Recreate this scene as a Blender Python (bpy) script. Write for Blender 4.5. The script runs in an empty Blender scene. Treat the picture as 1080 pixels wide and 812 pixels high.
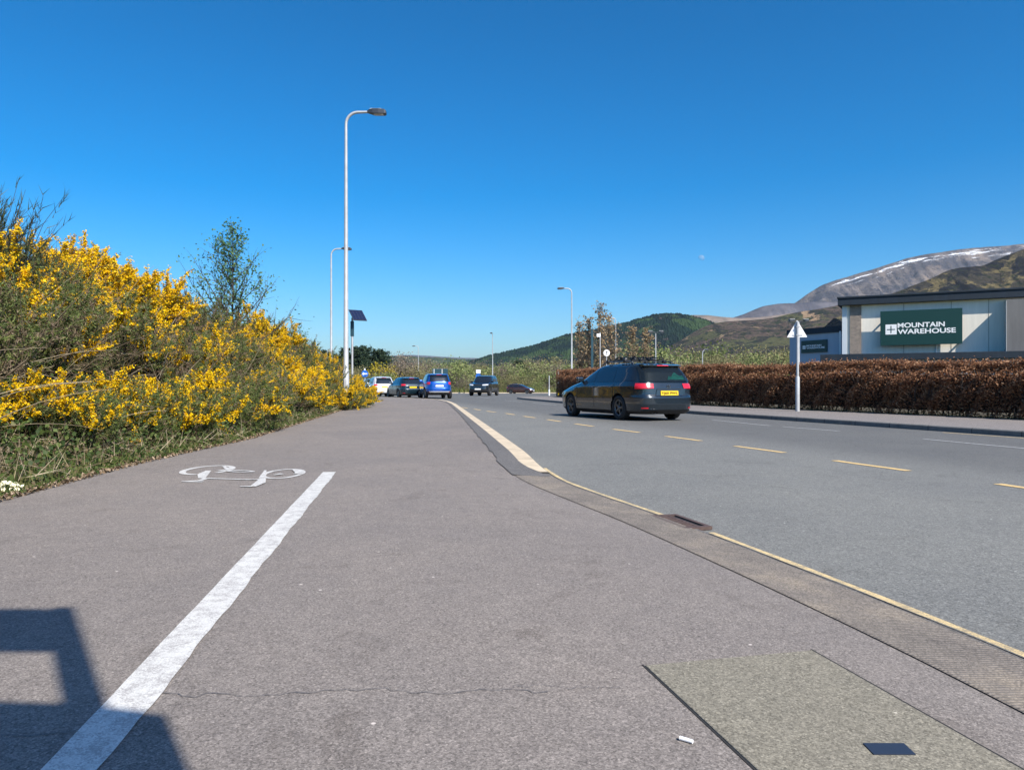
import bpy, bmesh, math, random
import numpy as np
from mathutils import Vector, Matrix

random.seed(7)
RNG = np.random.default_rng(7)
scene = bpy.context.scene
COL = scene.collection
PI = math.pi
SUN = Vector((0.57, -0.82, 0.0)).normalized()      # horizontal direction the sun stands in
SUN_EL = math.radians(44)

# ------------------------------------------------------------------ helpers
def link(o):
    COL.objects.link(o)
    return o

def tag(o, label=None, cat=None, group=None, kind=None):
    if label: o['label'] = label
    if cat: o['category'] = cat
    if group: o['group'] = group
    if kind: o['kind'] = kind
    return o

def empty(name, loc=(0, 0, 0), rz=0.0, label=None, cat=None, group=None):
    o = link(bpy.data.objects.new(name, None))
    o.location = loc
    o.rotation_euler = (0, 0, rz)
    o.empty_display_size = 0.2
    return tag(o, label, cat, group)

def copy_tree(o, parent=None):
    c = link(o.copy())
    if parent is not None:
        c.parent = parent
    for ch in list(o.children):
        copy_tree(ch, c)
    return c

class MB:
    """collects vertices and faces, then links them as one mesh object"""
    def __init__(self):
        self.v = []      # list of arrays (n,3)
        self.nv = 0
        self.fl = []     # list of (array of faces (m,k), mat)
        self.sm = []
    def add(self, verts, faces, mat=0, smooth=False):
        verts = np.asarray(verts, dtype=np.float64).reshape(-1, 3)
        base = self.nv
        self.v.append(verts)
        self.nv += len(verts)
        by = {}
        if isinstance(faces, np.ndarray):
            by[faces.shape[1]] = faces
        else:
            for f in faces:
                by.setdefault(len(f), []).append(f)
        for k, fs in by.items():
            self.fl.append((np.asarray(fs, dtype=np.int64) + base, mat, smooth))
    def quads(self, verts, mat=0, smooth=False):
        """verts (n,4,3)"""
        n = len(verts)
        self.add(np.asarray(verts).reshape(-1, 3), np.arange(n * 4).reshape(n, 4), mat, smooth)
    def tris(self, verts, mat=0):
        n = len(verts)
        self.add(np.asarray(verts).reshape(-1, 3), np.arange(n * 3).reshape(n, 3), mat)
    def box(self, cx, cy, cz, sx, sy, sz, mat=0, rot=None, bevel=0.0):
        x, y, z = sx / 2, sy / 2, sz / 2
        if bevel <= 0:
            v = [(-x,-y,-z),(x,-y,-z),(x,y,-z),(-x,y,-z),(-x,-y,z),(x,-y,z),(x,y,z),(-x,y,z)]
            f = [(0,3,2,1),(4,5,6,7),(0,1,5,4),(1,2,6,5),(2,3,7,6),(3,0,4,7)]
        else:
            bm = bmesh.new()
            bmesh.ops.create_cube(bm, size=1.0)
            for q in bm.verts:
                q.co = Vector((q.co.x * sx, q.co.y * sy, q.co.z * sz))
            bmesh.ops.bevel(bm, geom=list(bm.edges), offset=bevel, segments=2, affect='EDGES', profile=0.5)
            bm.verts.index_update()
            v = [tuple(q.co) for q in bm.verts]
            f = [tuple(q.index for q in fc.verts) for fc in bm.faces]
            bm.free()
        v = np.array(v)
        if rot is not None:
            v = v @ np.array(rot.to_3x3().transposed())
        self.add(v + np.array((cx, cy, cz)), f, mat)
    def tube(self, pts, radii, sides=6, mat=0, smooth=True, cap=True):
        pts = [Vector(p) for p in pts]
        n = len(pts)
        if not hasattr(radii, '__len__'):
            radii = [radii] * n
        vs, fs = [], []
        up = Vector((0, 0, 1))
        prev = None
        for i, p in enumerate(pts):
            d = (pts[min(i + 1, n - 1)] - pts[max(i - 1, 0)])
            if d.length < 1e-9: d = Vector((0, 0, 1))
            d.normalize()
            if prev is None:
                a = d.cross(up)
                if a.length < 1e-3: a = d.cross(Vector((1, 0, 0)))
            else:
                a = prev - d * prev.dot(d)
                if a.length < 1e-4: a = d.cross(up)
            a.normalize(); prev = a
            b = d.cross(a)
            for k in range(sides):
                t = 2 * PI * k / sides
                q = p + (a * math.cos(t) + b * math.sin(t)) * radii[i]
                vs.append((q.x, q.y, q.z))
        for i in range(n - 1):
            for k in range(sides):
                k2 = (k + 1) % sides
                fs.append((i * sides + k, i * sides + k2, (i + 1) * sides + k2, (i + 1) * sides + k))
        self.add(vs, fs, mat, smooth)
        if cap and sides > 2:
            self.add(vs[:sides], [tuple(range(sides))], mat)
            self.add(vs[-sides:], [tuple(reversed(range(sides)))], mat)
    def lathe(self, prof, seg=24, axis='z', mat=0, origin=(0, 0, 0), smooth=True):
        """prof: list of (r, h)"""
        vs, fs = [], []
        for r, h in prof:
            for k in range(seg):
                t = 2 * PI * k / seg
                c, s = r * math.cos(t), r * math.sin(t)
                vs.append({'z': (c, s, h), 'y': (c, h, s), 'x': (h, c, s)}[axis])
        for i in range(len(prof) - 1):
            for k in range(seg):
                k2 = (k + 1) % seg
                fs.append((i * seg + k, i * seg + k2, (i + 1) * seg + k2, (i + 1) * seg + k))
        self.add(np.array(vs) + np.array(origin), fs, mat, smooth)
    def prism(self, poly, h0, h1, plane='xy', mat=0):
        """extruded polygon; poly points in the plane, h along the remaining axis"""
        n = len(poly)
        def P(p, h):
            return {'xy': (p[0], p[1], h), 'xz': (p[0], h, p[1]), 'yz': (h, p[0], p[1])}[plane]
        v = [P(p, h0) for p in poly] + [P(p, h1) for p in poly]
        f = [tuple(range(n)), tuple(range(2 * n - 1, n - 1, -1))]
        for i in range(n):
            j = (i + 1) % n
            f.append((i, j, n + j, n + i))
        self.add(v, f, mat)
    def grid(self, P, mat=0, smooth=True, closed_u=False):
        """P (m,n,3)"""
        P = np.asarray(P); m, n = P.shape[:2]
        idx = np.arange(m * n).reshape(m, n)
        if closed_u:
            idx = np.concatenate([idx, idx[:, :1]], 1)
        f = np.stack([idx[:-1, :-1], idx[:-1, 1:], idx[1:, 1:], idx[1:, :-1]], -1).reshape(-1, 4)
        self.add(P.reshape(-1, 3), f, mat, smooth)
    def mesh(self, name, mats):
        me = bpy.data.meshes.new(name)
        V = np.concatenate(self.v) if self.v else np.zeros((0, 3))
        me.vertices.add(len(V)); me.vertices.foreach_set('co', V.ravel())
        loops = np.concatenate([f.ravel() for f, _, _ in self.fl])
        tot = np.concatenate([np.full(len(f), f.shape[1]) for f, _, _ in self.fl])
        me.loops.add(len(loops)); me.loops.foreach_set('vertex_index', loops.astype(np.int32))
        me.polygons.add(len(tot))
        start = np.concatenate([[0], np.cumsum(tot)[:-1]])
        me.polygons.foreach_set('loop_start', start.astype(np.int32))
        me.polygons.foreach_set('loop_total', tot.astype(np.int32))
        me.polygons.foreach_set('material_index', np.concatenate([np.full(len(f), m) for f, m, _ in self.fl]).astype(np.int32))
        me.polygons.foreach_set('use_smooth', np.concatenate([np.full(len(f), s) for f, _, s in self.fl]).astype(bool))
        for m in (mats if isinstance(mats, (list, tuple)) else [mats]):
            me.materials.append(m)
        me.update(calc_edges=True)
        me.validate()
        return me
    def build(self, name, mats, parent=None):
        o = link(bpy.data.objects.new(name, self.mesh(name, mats)))
        if parent is not None: o.parent = parent
        return o

# ------------------------------------------------------------------ materials
def new_mat(name):
    m = bpy.data.materials.new(name)
    m.use_nodes = True
    nt = m.node_tree
    return m, nt, nt.nodes['Principled BSDF'], nt.links

def N(nt, t, **kw):
    n = nt.nodes.new(t)
    for k, v in kw.items():
        if k in n.inputs: n.inputs[k].default_value = v
        else: setattr(n, k, v)
    return n

def ramp(nt, stops, interp='LINEAR'):
    r = nt.nodes.new('ShaderNodeValToRGB')
    r.color_ramp.interpolation = interp
    e = r.color_ramp.elements
    while len(e) < len(stops): e.new(0.5)
    for i, (p, c) in enumerate(stops):
        e[i].position = p
        e[i].color = (c[0], c[1], c[2], 1)
    return r

def mixc(nt, fac, a, b, blend='MIX'):
    m = nt.nodes.new('ShaderNodeMix'); m.data_type = 'RGBA'; m.blend_type = blend
    L = nt.links
    for s, v in ((0, fac), (6, a), (7, b)):
        if hasattr(v, 'is_linked') or isinstance(v, bpy.types.NodeSocket): L.new(v, m.inputs[s])
        elif s == 0: m.inputs[0].default_value = v
        else: m.inputs[s].default_value = (v[0], v[1], v[2], 1)
    return m.outputs[2]

def coords(nt, kind='Object'):
    return nt.nodes.new('ShaderNodeTexCoord').outputs[kind]

def flat(name, col, rough=0.5, metal=0.0, spec=0.5, var=0.0, scale=8.0, bump=0.0, coat=0.0):
    m, nt, b, L = new_mat(name)
    b.inputs['Roughness'].default_value = rough
    b.inputs['Metallic'].default_value = metal
    b.inputs['Specular IOR Level'].default_value = spec
    b.inputs['Coat Weight'].default_value = coat
    b.inputs['Base Color'].default_value = (*col, 1)
    if var > 0 or bump > 0:
        n = N(nt, 'ShaderNodeTexNoise', Scale=scale, Detail=6.0, Roughness=0.6)
        L.new(coords(nt), n.inputs['Vector'])
        if var > 0:
            r = ramp(nt, [(0.25, [c * (1 - var) for c in col]), (0.75, [min(1, c * (1 + var)) for c in col])])
            L.new(n.outputs['Fac'], r.inputs[0]); L.new(r.outputs[0], b.inputs['Base Color'])
        if bump > 0:
            bp = N(nt, 'ShaderNodeBump', Strength=bump, Distance=0.02)
            L.new(n.outputs['Fac'], bp.inputs['Height']); L.new(bp.outputs[0], b.inputs['Normal'])
    return m

def leaf_mat(name, stops, rough=0.6, trans=0.3):
    """each leaf (mesh island) takes its own colour from the stops"""
    m, nt, b, L = new_mat(name)
    g = nt.nodes.new('ShaderNodeNewGeometry')
    r = ramp(nt, stops)
    L.new(g.outputs['Random Per Island'], r.inputs[0])
    L.new(r.outputs[0], b.inputs['Base Color'])
    b.inputs['Roughness'].default_value = rough
    b.inputs['Specular IOR Level'].default_value = 0.25
    if trans > 0:
        t = nt.nodes.new('ShaderNodeBsdfTranslucent')
        L.new(r.outputs[0], t.inputs['Color'])
        mx = nt.nodes.new('ShaderNodeMixShader'); mx.inputs[0].default_value = trans
        L.new(b.outputs[0], mx.inputs[1]); L.new(t.outputs[0], mx.inputs[2])
        L.new(mx.outputs[0], nt.nodes['Material Output'].inputs['Surface'])
    return m

def asphalt(name, dark, light, tint_a, tint_b, grain=420.0, patch=0.35, rough=0.85, bump=0.35, wear=False):
    m, nt, b, L = new_mat(name)
    c = coords(nt)
    v = N(nt, 'ShaderNodeTexVoronoi', Scale=grain); L.new(c, v.inputs['Vector'])
    v2 = N(nt, 'ShaderNodeTexVoronoi', Scale=grain * 0.55); L.new(c, v2.inputs['Vector'])
    sep = nt.nodes.new('ShaderNodeSeparateColor'); L.new(v.outputs['Color'], sep.inputs[0])
    sep2 = nt.nodes.new('ShaderNodeSeparateColor'); L.new(v2.outputs['Color'], sep2.inputs[0])
    mid = [(a + d) / 2 for a, d in zip(dark, light)]
    r = ramp(nt, [(0.0, [x * 0.55 for x in dark]), (0.2, dark), (0.62, mid), (0.93, light), (1.0, [min(1, x * 1.55) for x in light])])
    L.new(sep.outputs[0], r.inputs[0])
    r2 = ramp(nt, [(0.0, [x * 0.8 for x in dark]), (0.5, mid), (0.9, light), (1.0, [min(1, x * 1.3) for x in light])])
    L.new(sep2.outputs[1], r2.inputs[0])
    g = mixc(nt, 0.45, r.outputs[0], r2.outputs[0])
    n1 = N(nt, 'ShaderNodeTexNoise', Scale=0.55, Detail=7.0, Roughness=0.62, Distortion=0.4); L.new(c, n1.inputs['Vector'])
    n2 = N(nt, 'ShaderNodeTexNoise', Scale=11.0, Detail=8.0, Roughness=0.75); L.new(c, n2.inputs['Vector'])
    p = ramp(nt, [(0.3, tint_a), (0.7, tint_b)]); L.new(n1.outputs['Fac'], p.inputs[0])
    p2 = ramp(nt, [(0.3, (0.85, 0.85, 0.85)), (0.7, (1.12, 1.12, 1.1))]); L.new(n2.outputs['Fac'], p2.inputs[0])
    g = mixc(nt, patch, g, mixc(nt, 1.0, g, p.outputs[0], 'MULTIPLY'))
    g = mixc(nt, 0.8, g, mixc(nt, 1.0, g, p2.outputs[0], 'MULTIPLY'))
    # a few pale stone chips and dark spots
    ch = N(nt, 'ShaderNodeTexVoronoi', Scale=9.0); L.new(c, ch.inputs['Vector'])
    cr = ramp(nt, [(0.0, (1, 1, 1)), (0.05, (1, 1, 1)), (0.07, (0, 0, 0))]); L.new(ch.outputs['Distance'], cr.inputs[0])
    cs = nt.nodes.new('ShaderNodeSeparateColor'); L.new(ch.outputs['Color'], cs.inputs[0])
    ck = N(nt, 'ShaderNodeMath', operation='GREATER_THAN'); L.new(cs.outputs[0], ck.inputs[0]); ck.inputs[1].default_value = 0.86
    cm = N(nt, 'ShaderNodeMath', operation='MULTIPLY'); L.new(cr.outputs[0], cm.inputs[0]); L.new(ck.outputs[0], cm.inputs[1])
    g = mixc(nt, cm.outputs[0], g, [min(0.6, x * 1.9) for x in light])
    gs = N(nt, 'ShaderNodeTexVoronoi', Scale=2.3); L.new(c, gs.inputs['Vector'])
    gr = ramp(nt, [(0.0, (1, 1, 1)), (0.035, (0.7, 0.7, 0.7)), (0.05, (0, 0, 0))]); L.new(gs.outputs['Distance'], gr.inputs[0])
    gk = nt.nodes.new('ShaderNodeSeparateColor'); L.new(gs.outputs['Color'], gk.inputs[0])
    gt = N(nt, 'ShaderNodeMath', operation='GREATER_THAN'); L.new(gk.outputs[1], gt.inputs[0]); gt.inputs[1].default_value = 0.55
    gm_ = N(nt, 'ShaderNodeMath', operation='MULTIPLY'); L.new(gr.outputs[0], gm_.inputs[0]); L.new(gt.outputs[0], gm_.inputs[1])
    gh = N(nt, 'ShaderNodeMath', operation='MULTIPLY'); L.new(gm_.outputs[0], gh.inputs[0]); gh.inputs[1].default_value = 0.6
    g = mixc(nt, gh.outputs[0], g, [x * 0.5 for x in dark])
    st = N(nt, 'ShaderNodeTexNoise', Scale=1.7, Detail=10.0, Roughness=0.75, Distortion=1.2); L.new(c, st.inputs['Vector'])
    sr = ramp(nt, [(0.56, (1, 1, 1)), (0.66, (0.80, 0.79, 0.78))]); L.new(st.outputs['Fac'], sr.inputs[0])
    g = mixc(nt, 1.0, g, sr.outputs[0], 'MULTIPLY')
    if wear:
        # the running lane is older and darker than the bay beside it
        sp = nt.nodes.new('ShaderNodeSeparateXYZ'); L.new(c, sp.inputs[0])
        q = N(nt, 'ShaderNodeMath', operation='MULTIPLY_ADD'); L.new(sp.outputs[1], q.inputs[0]); q.inputs[1].default_value = 0.27; L.new(sp.outputs[0], q.inputs[2])
        nz = N(nt, 'ShaderNodeMath', operation='MULTIPLY_ADD'); L.new(n1.outputs['Fac'], nz.inputs[0]); nz.inputs[1].default_value = 1.6; L.new(q.outputs[0], nz.inputs[2])
        qr = N(nt, 'ShaderNodeMapRange'); L.new(nz.outputs[0], qr.inputs[0]); qr.inputs[1].default_value = 6.9; qr.inputs[2].default_value = 8.8; qr.interpolation_type = 'SMOOTHSTEP'
        g = mixc(nt, qr.outputs[0], g, mixc(nt, 1.0, g, (0.70, 0.70, 0.72), 'MULTIPLY'))
    L.new(g, b.inputs['Base Color'])
    b.inputs['Roughness'].default_value = rough
    b.inputs['Specular IOR Level'].default_value = 0.3
    bp = N(nt, 'ShaderNodeBump', Strength=bump, Distance=0.004)
    L.new(sep2.outputs[1], bp.inputs['Height']); L.new(bp.outputs[0], b.inputs['Normal'])
    return m

def paint_mat(name, col, worn, amount=0.5, scale=14.0):
    """road paint with the aggregate showing where it has worn"""
    m, nt, b, L = new_mat(name)
    c = coords(nt)
    n = N(nt, 'ShaderNodeTexNoise', Scale=scale, Detail=9.0, Roughness=0.75); L.new(c, n.inputs['Vector'])
    v = N(nt, 'ShaderNodeTexVoronoi', Scale=260.0); L.new(c, v.inputs['Vector'])
    s = nt.nodes.new('ShaderNodeSeparateColor'); L.new(v.outputs['Color'], s.inputs[0])
    a = N(nt, 'ShaderNodeMath', operation='MULTIPLY_ADD'); L.new(s.outputs[0], a.inputs[0]); a.inputs[1].default_value = 0.22
    L.new(n.outputs['Fac'], a.inputs[2])
    lo = 0.62 - 0.2 * amount
    r = ramp(nt, [(lo, (0, 0, 0)), (lo + 0.16, (1, 1, 1))]); L.new(a.outputs[0], r.inputs[0])
    sh = mixc(nt, s.outputs[1], [x * 0.86 for x in col], col)
    fac = N(nt, 'ShaderNodeMath', operation='MULTIPLY'); L.new(r.outputs[0], fac.inputs[0]); fac.inputs[1].default_value = 0.75
    L.new(mixc(nt, fac.outputs[0], sh, worn), b.inputs['Base Color'])
    b.inputs['Roughness'].default_value = 0.7
    return m

M = {}
M['pavement'] = asphalt('pavement_asphalt', (0.124, 0.110, 0.101), (0.290, 0.258, 0.237), (0.82, 0.82, 0.84), (1.12, 1.09, 1.05), grain=290, patch=0.7)
M['road'] = asphalt('road_asphalt', (0.118, 0.118, 0.113), (0.235, 0.234, 0.222), (0.82, 0.83, 0.84), (1.1, 1.1, 1.06), grain=190, patch=0.6, wear=True)
M['kerb'] = flat('kerb_concrete', (0.53, 0.435, 0.31), 0.8, var=0.22, scale=6, bump=0.25)
def add_joints(m, period=0.915):
    nt = m.node_tree; L = nt.links; b = nt.nodes['Principled BSDF']
    src = b.inputs['Base Color'].links[0].from_socket
    sp = nt.nodes.new('ShaderNodeSeparateXYZ'); L.new(coords(nt), sp.inputs[0])
    a = N(nt, 'ShaderNodeMath', operation='DIVIDE'); L.new(sp.outputs[1], a.inputs[0]); a.inputs[1].default_value = period
    f = N(nt, 'ShaderNodeMath', operation='FRACT'); L.new(a.outputs[0], f.inputs[0])
    lt = N(nt, 'ShaderNodeMath', operation='LESS_THAN'); L.new(f.outputs[0], lt.inputs[0]); lt.inputs[1].default_value = 0.018
    L.new(mixc(nt, lt.outputs[0], src, (0.06, 0.055, 0.05)), b.inputs['Base Color'])
add_joints(M['kerb'])
M['kerb_grey'] = flat('grey_kerb_concrete', (0.17, 0.165, 0.155), 0.85, var=0.25, scale=7, bump=0.3)
add_joints(M['kerb_grey'])
M['patch'] = asphalt('dark_patching', (0.085, 0.08, 0.077), (0.185, 0.174, 0.168), (0.8, 0.8, 0.8), (1.1, 1.1, 1.1), grain=200)
M['white_paint'] = paint_mat('white_road_paint', (0.62, 0.61, 0.58), (0.26, 0.24, 0.235), 0.25)
M['yellow_paint'] = paint_mat('yellow_road_paint', (0.72, 0.50, 0.20), (0.24, 0.2, 0.15), 0.12)
M['cream_paint'] = paint_mat('faded_yellow_paint', (0.66, 0.50, 0.25), (0.2, 0.17, 0.13), 0.35)
M['white_worn'] = paint_mat('worn_white_paint', (0.42, 0.42, 0.41), (0.17, 0.17, 0.165), 0.6)
M['galv'] = flat('galvanised_steel', (0.42, 0.43, 0.44), 0.55, 0.25, var=0.16, scale=3)
M['darkmetal'] = flat('dark_grey_metal', (0.05, 0.055, 0.065), 0.45, 0.3)
M['dark_teal'] = flat('dark_teal_metal', (0.012, 0.05, 0.07), 0.5)
M['white'] = flat('white_plastic', (0.78, 0.78, 0.78), 0.5)
M['black'] = flat('black_plastic', (0.012, 0.012, 0.013), 0.5)
M['rubber'] = flat('tyre_rubber', (0.018, 0.018, 0.019), 0.8, var=0.2, scale=20)
M['alloy'] = flat('grey_alloy', (0.16, 0.165, 0.175), 0.35, 0.8)
M['chrome'] = flat('chrome_trim', (0.7, 0.7, 0.72), 0.15, 1.0)
M['red_lens'] = flat('red_lamp_lens', (0.55, 0.015, 0.03), 0.2, coat=0.6)
M['clear_lens'] = flat('clear_lamp_lens', (0.75, 0.77, 0.8), 0.12, 0.3, coat=0.6)
M['amber'] = flat('plate_yellow', (0.78, 0.5, 0.01), 0.4)
M['sign_green'] = flat('dark_green_sign', (0.004, 0.038, 0.034), 0.45)
M['sign_white'] = flat('sign_white', (0.8, 0.81, 0.82), 0.5)
M['sign_blue'] = flat('traffic_blue', (0.01, 0.13, 0.55), 0.4)
M['bark'] = flat('grey_brown_bark', (0.10, 0.08, 0.062), 0.9, var=0.4, scale=12)
M['bark_dark'] = flat('dark_bark', (0.055, 0.042, 0.034), 0.9, var=0.4, scale=12)
M['birch_bark'] = flat('pale_birch_bark', (0.22, 0.2, 0.18), 0.85, var=0.4, scale=10)

# ------------------------------------------------------------------ plan curves (x as a function of y, metres)
def curve(pts):
    ys = [p[0] for p in pts]; xs = [p[1] for p in pts]
    yd = np.arange(ys[0], ys[-1] + 0.05, 0.05); xd = np.interp(yd, ys, xs)
    k = np.hanning(27); k /= k.sum()
    pad = 13
    ext = np.concatenate([xd[0] + (xd[1] - xd[0]) * np.arange(-pad, 0), xd, xd[-1] + (xd[-1] - xd[-2]) * np.arange(1, pad + 1)])
    xd = np.convolve(ext, k, mode='valid')
    return lambda y: np.interp(y, yd, xd)
pave_left = curve([(-30, -3.0), (0, -3.4), (5.3, -3.7), (7.8, -3.98), (11.6, -4.08), (17.2, -4.75), (30, -6.3), (41, -7.9), (47, -10.5), (52, -14), (58, -19), (66, -28), (80, -64)])
road_left = curve([(-30, 4.4), (-10, 3.1), (0, 2.05), (1.5, 1.82), (2.41, 1.67), (3.2, 1.49), (4.0, 1.29), (4.8, 1.08), (6.0, 0.70), (6.75, 0.48), (7.6, 0.32), (9, 0.16), (13, -0.28), (22, -1.3), (31.5, -2.38), (36, -3.0), (40, -3.8), (43.5, -5.0), (47, -7.0), (52, -10.2), (58, -14.6), (66, -23), (80, -60), (118, -60), (128, -30), (132, 0)])
road_right = curve([(-30, 23), (0, 13.1), (8, 10.45), (12.8, 8.84), (22.3, 5.75), (35, 2.75), (45, 0.7), (48, 0.3), (49.5, 0.7), (51, 2.2), (52.5, 5.0), (54, 12), (60, 60), (110, 60), (122, 25), (132, 2)])
hedge_front = curve([(-20, 25.2), (0, 17.9), (16.9, 11.75), (28.8, 7.45), (40, 4.6), (52, 2.9)])
def gz(y):
    return -0.008 * np.clip(np.asarray(y, dtype=float) - 60, 0, 80)

def smooth01(t):
    t = np.clip(t, 0, 1); return t * t * (3 - 2 * t)

_ph = RNG.uniform(0, 6.28, (6, 2)); _fr = np.array([(0.7, 0.35), (1.3, 0.9), (0.35, 1.7), (2.3, 1.1), (1.7, 2.6), (3.7, 3.1)])
def wob(x, y):
    s = 0
    for (p, q), (a, b) in zip(_ph, _fr):
        s = s + np.sin(a * x + p) * np.cos(b * y + q) / (a + b)
    return s
def bank_z(x, y):
    """height of the earth bank left of the pavement"""
    d = pave_left(y) - x
    fade = 1 - 0.75 * smooth01((np.asarray(y) - 34) / 16)
    h = 1.75 * smooth01(d / 4.6) + 0.25 * smooth01((d - 4) / 6)
    near = 1 - 0.1 * smooth01((6 - np.asarray(y)) / 6)
    return gz(y) + 0.05 + h * fade * near + 0.10 * wob(x, y) * smooth01(d / 0.8) * 0.8

# pavement surface height: falls to the road along the dropped kerb nearest the camera
def pave_z(x, y):
    drop = 1 - smooth01((np.asarray(y) - 6.6) / 2.6)
    d = road_left(y) - x
    ramp_ = 0.06 - 0.045 * drop * (1 - smooth01((d - 0.02) / 0.9))
    return gz(y) + ramp_ + 0.035 * (1 - drop) * smooth01(1 - (d - 0.2) / 1.5)
def kerb_top(y):
    return pave_z(road_left(y) - 0.25, y) + 0.006

def strip(name, left, right, y0, y1, ny, nx, zf, mats, dy=None):
    ys = np.linspace(y0, y1, ny) if dy is None else np.array(dy)
    mb = MB()
    l, r = left(ys), right(ys)
    t = np.linspace(0, 1, nx)[None, :]
    X = l[:, None] * (1 - t) + r[:, None] * t
    Y = np.repeat(ys[:, None], nx, 1)
    mb.grid(np.stack([X, Y, zf(X, Y)], -1))
    return mb.build(name, mats)

# ------------------------------------------------------------------ ground sheet
def grass_mat():
    m, nt, b, L = new_mat('rough_grass_ground')
    c = coords(nt)
    n = N(nt, 'ShaderNodeTexNoise', Scale=0.08, Detail=10.0, Roughness=0.7); L.new(c, n.inputs['Vector'])
    n2 = N(nt, 'ShaderNodeTexNoise', Scale=6.0, Detail=8.0, Roughness=0.75); L.new(c, n2.inputs['Vector'])
    r = ramp(nt, [(0.3, (0.075, 0.085, 0.03)), (0.5, (0.11, 0.12, 0.045)), (0.7, (0.16, 0.14, 0.07))]); L.new(n.outputs['Fac'], r.inputs[0])
    r2 = ramp(nt, [(0.3, (0.5, 0.5, 0.5)), (0.75, (1.25, 1.2, 1.1))]); L.new(n2.outputs['Fac'], r2.inputs[0])
    L.new(mixc(nt, 1.0, r.outputs[0], r2.outputs[0], 'MULTIPLY'), b.inputs['Base Color'])
    b.inputs['Roughness'].default_value = 0.95
    return m
M['grass_ground'] = grass_mat()
def soil_mat():
    m, nt, b, L = new_mat('leaf_littered_soil')
    c = coords(nt)
    n = N(nt, 'ShaderNodeTexNoise', Scale=7.0, Detail=10.0, Roughness=0.8); L.new(c, n.inputs['Vector'])
    v = N(nt, 'ShaderNodeTexVoronoi', Scale=38.0); L.new(c, v.inputs['Vector'])
    s = nt.nodes.new('ShaderNodeSeparateColor'); L.new(v.outputs['Color'], s.inputs[0])
    r = ramp(nt, [(0.25, (0.03, 0.024, 0.016)), (0.5, (0.075, 0.06, 0.035)), (0.75, (0.05, 0.06, 0.022))]); L.new(n.outputs['Fac'], r.inputs[0])
    r2 = ramp(nt, [(0.0, (0.5, 0.5, 0.5)), (0.8, (1.1, 1.1, 1.0)), (1.0, (2.2, 1.9, 1.5))]); L.new(s.outputs[0], r2.inputs[0])
    L.new(mixc(nt, 1.0, r.outputs[0], r2.outputs[0], 'MULTIPLY'), b.inputs['Base Color'])
    b.inputs['Roughness'].default_value = 0.95
    bp = N(nt, 'ShaderNodeBump', Strength=0.8, Distance=0.03); L.new(n.outputs['Fac'], bp.inputs['Height']); L.new(bp.outputs[0], b.inputs['Normal'])
    return m
M['soil'] = soil_mat()

def build_ground():
    mb = MB()
    xs = np.sinh(np.linspace(-7.2, 7.2, 90)) * 12
    ys = np.concatenate([np.linspace(-400, -40, 8), np.linspace(-30, 160, 60), np.geomspace(180, 12000, 26)])
    X, Y = np.meshgrid(xs, ys)
    Z = gz(Y) - 0.10
    mb.grid(np.stack([X, Y, Z], -1))
    return tag(mb.build('ground', M['grass_ground']), kind='structure')
build_ground()

def build_bank():
    mb = MB()
    ys = np.concatenate([np.linspace(-8, 45, 150), np.linspace(46, 62, 20)])
    ds = np.concatenate([np.linspace(-0.12, 6, 40), np.linspace(6.5, 26, 14)])
    Y = np.repeat(ys[:, None], len(ds), 1)
    X = pave_left(Y) - ds[None, :]
    Z = bank_z(X, Y)
    rough = RNG.normal(0, 0.02, X.shape) * smooth01(ds[None, :] / 0.3)
    Z = Z + rough
    Z[:, 0] = gz(ys) - 0.05
    Z[:, -1] = -0.2
    mb.grid(np.stack([X, Y, Z], -1))
    tag(mb.build('bank_terrain', M['soil']), kind='structure')
build_bank()

# road, pavements
dy = np.concatenate([np.linspace(-30, 0, 16), np.linspace(0.3, 60, 150), np.linspace(61, 132, 60)])
tag(strip('road', road_left, road_right, 0, 0, 0, 24, lambda x, y: gz(y) + 0.0 * x, M['road'], dy), kind='structure')
dy = np.concatenate([np.linspace(-30, 0, 16), np.linspace(0.2, 66, 220)])
tag(strip('pavement', lambda y: pave_left(y) - 0.05 + 0.05 * np.sin(y * 3.1) * np.sin(y * 1.3) + 0.03 * np.sin(y * 11), lambda y: road_left(y) - 0.24, 0, 0, 0, 26, pave_z, M['pavement'], dy), kind='structure')
# far footway beyond the road
def far_foot(x, y): return gz(y) + 0.10 + 0 * x
dy = np.concatenate([np.linspace(-30, 8, 12), np.linspace(9, 52, 90)])
M['footway'] = asphalt('footway_asphalt', (0.15, 0.135, 0.13), (0.27, 0.245, 0.23), (0.88, 0.88, 0.9), (1.1, 1.06, 1.02), grain=120)
tag(strip('far_footway', lambda y: road_right(y) + 0.13, lambda y: hedge_front(y) + 0.25, 0, 0, 0, 8, far_foot, M['footway'], dy), kind='structure')

def kerb_run(name, line, side, w, top, ys, mats, foot=-0.06, tap=False):
    """a kerb along a plan curve; side=-1 body lies left of the line, +1 right of it"""
    mb = MB()
    x = line(ys); z = top(ys)
    r = 0.018
    prof = [(0, None), (0, -r), (side * r, 0), (side * w, 0), (side * w, None)]
    P = []
    for ox, oz in prof:
        if tap and abs(ox) > 0.05: ox = ox * (0.25 + 0.75 * smooth01((ys - 6.8) / 1.3))
        zz = (gz(ys) + foot) if oz is None else np.maximum(z + oz, gz(ys) + foot)
        P.append(np.stack([x + ox, ys, zz], -1))
    mb.grid(np.stack(P, 1), smooth=False)
    return tag(mb.build(name, mats), kind='structure')
ys = np.concatenate([np.linspace(7.3, 46, 130), np.linspace(46.5, 66, 50)])
def taper_w(y): return y
kerb_run('kerb', road_left, -1, 0.20, lambda y: pave_z(road_left(y) - 0.25, y) + 0.006, ys, M['kerb'], tap=True)
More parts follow.
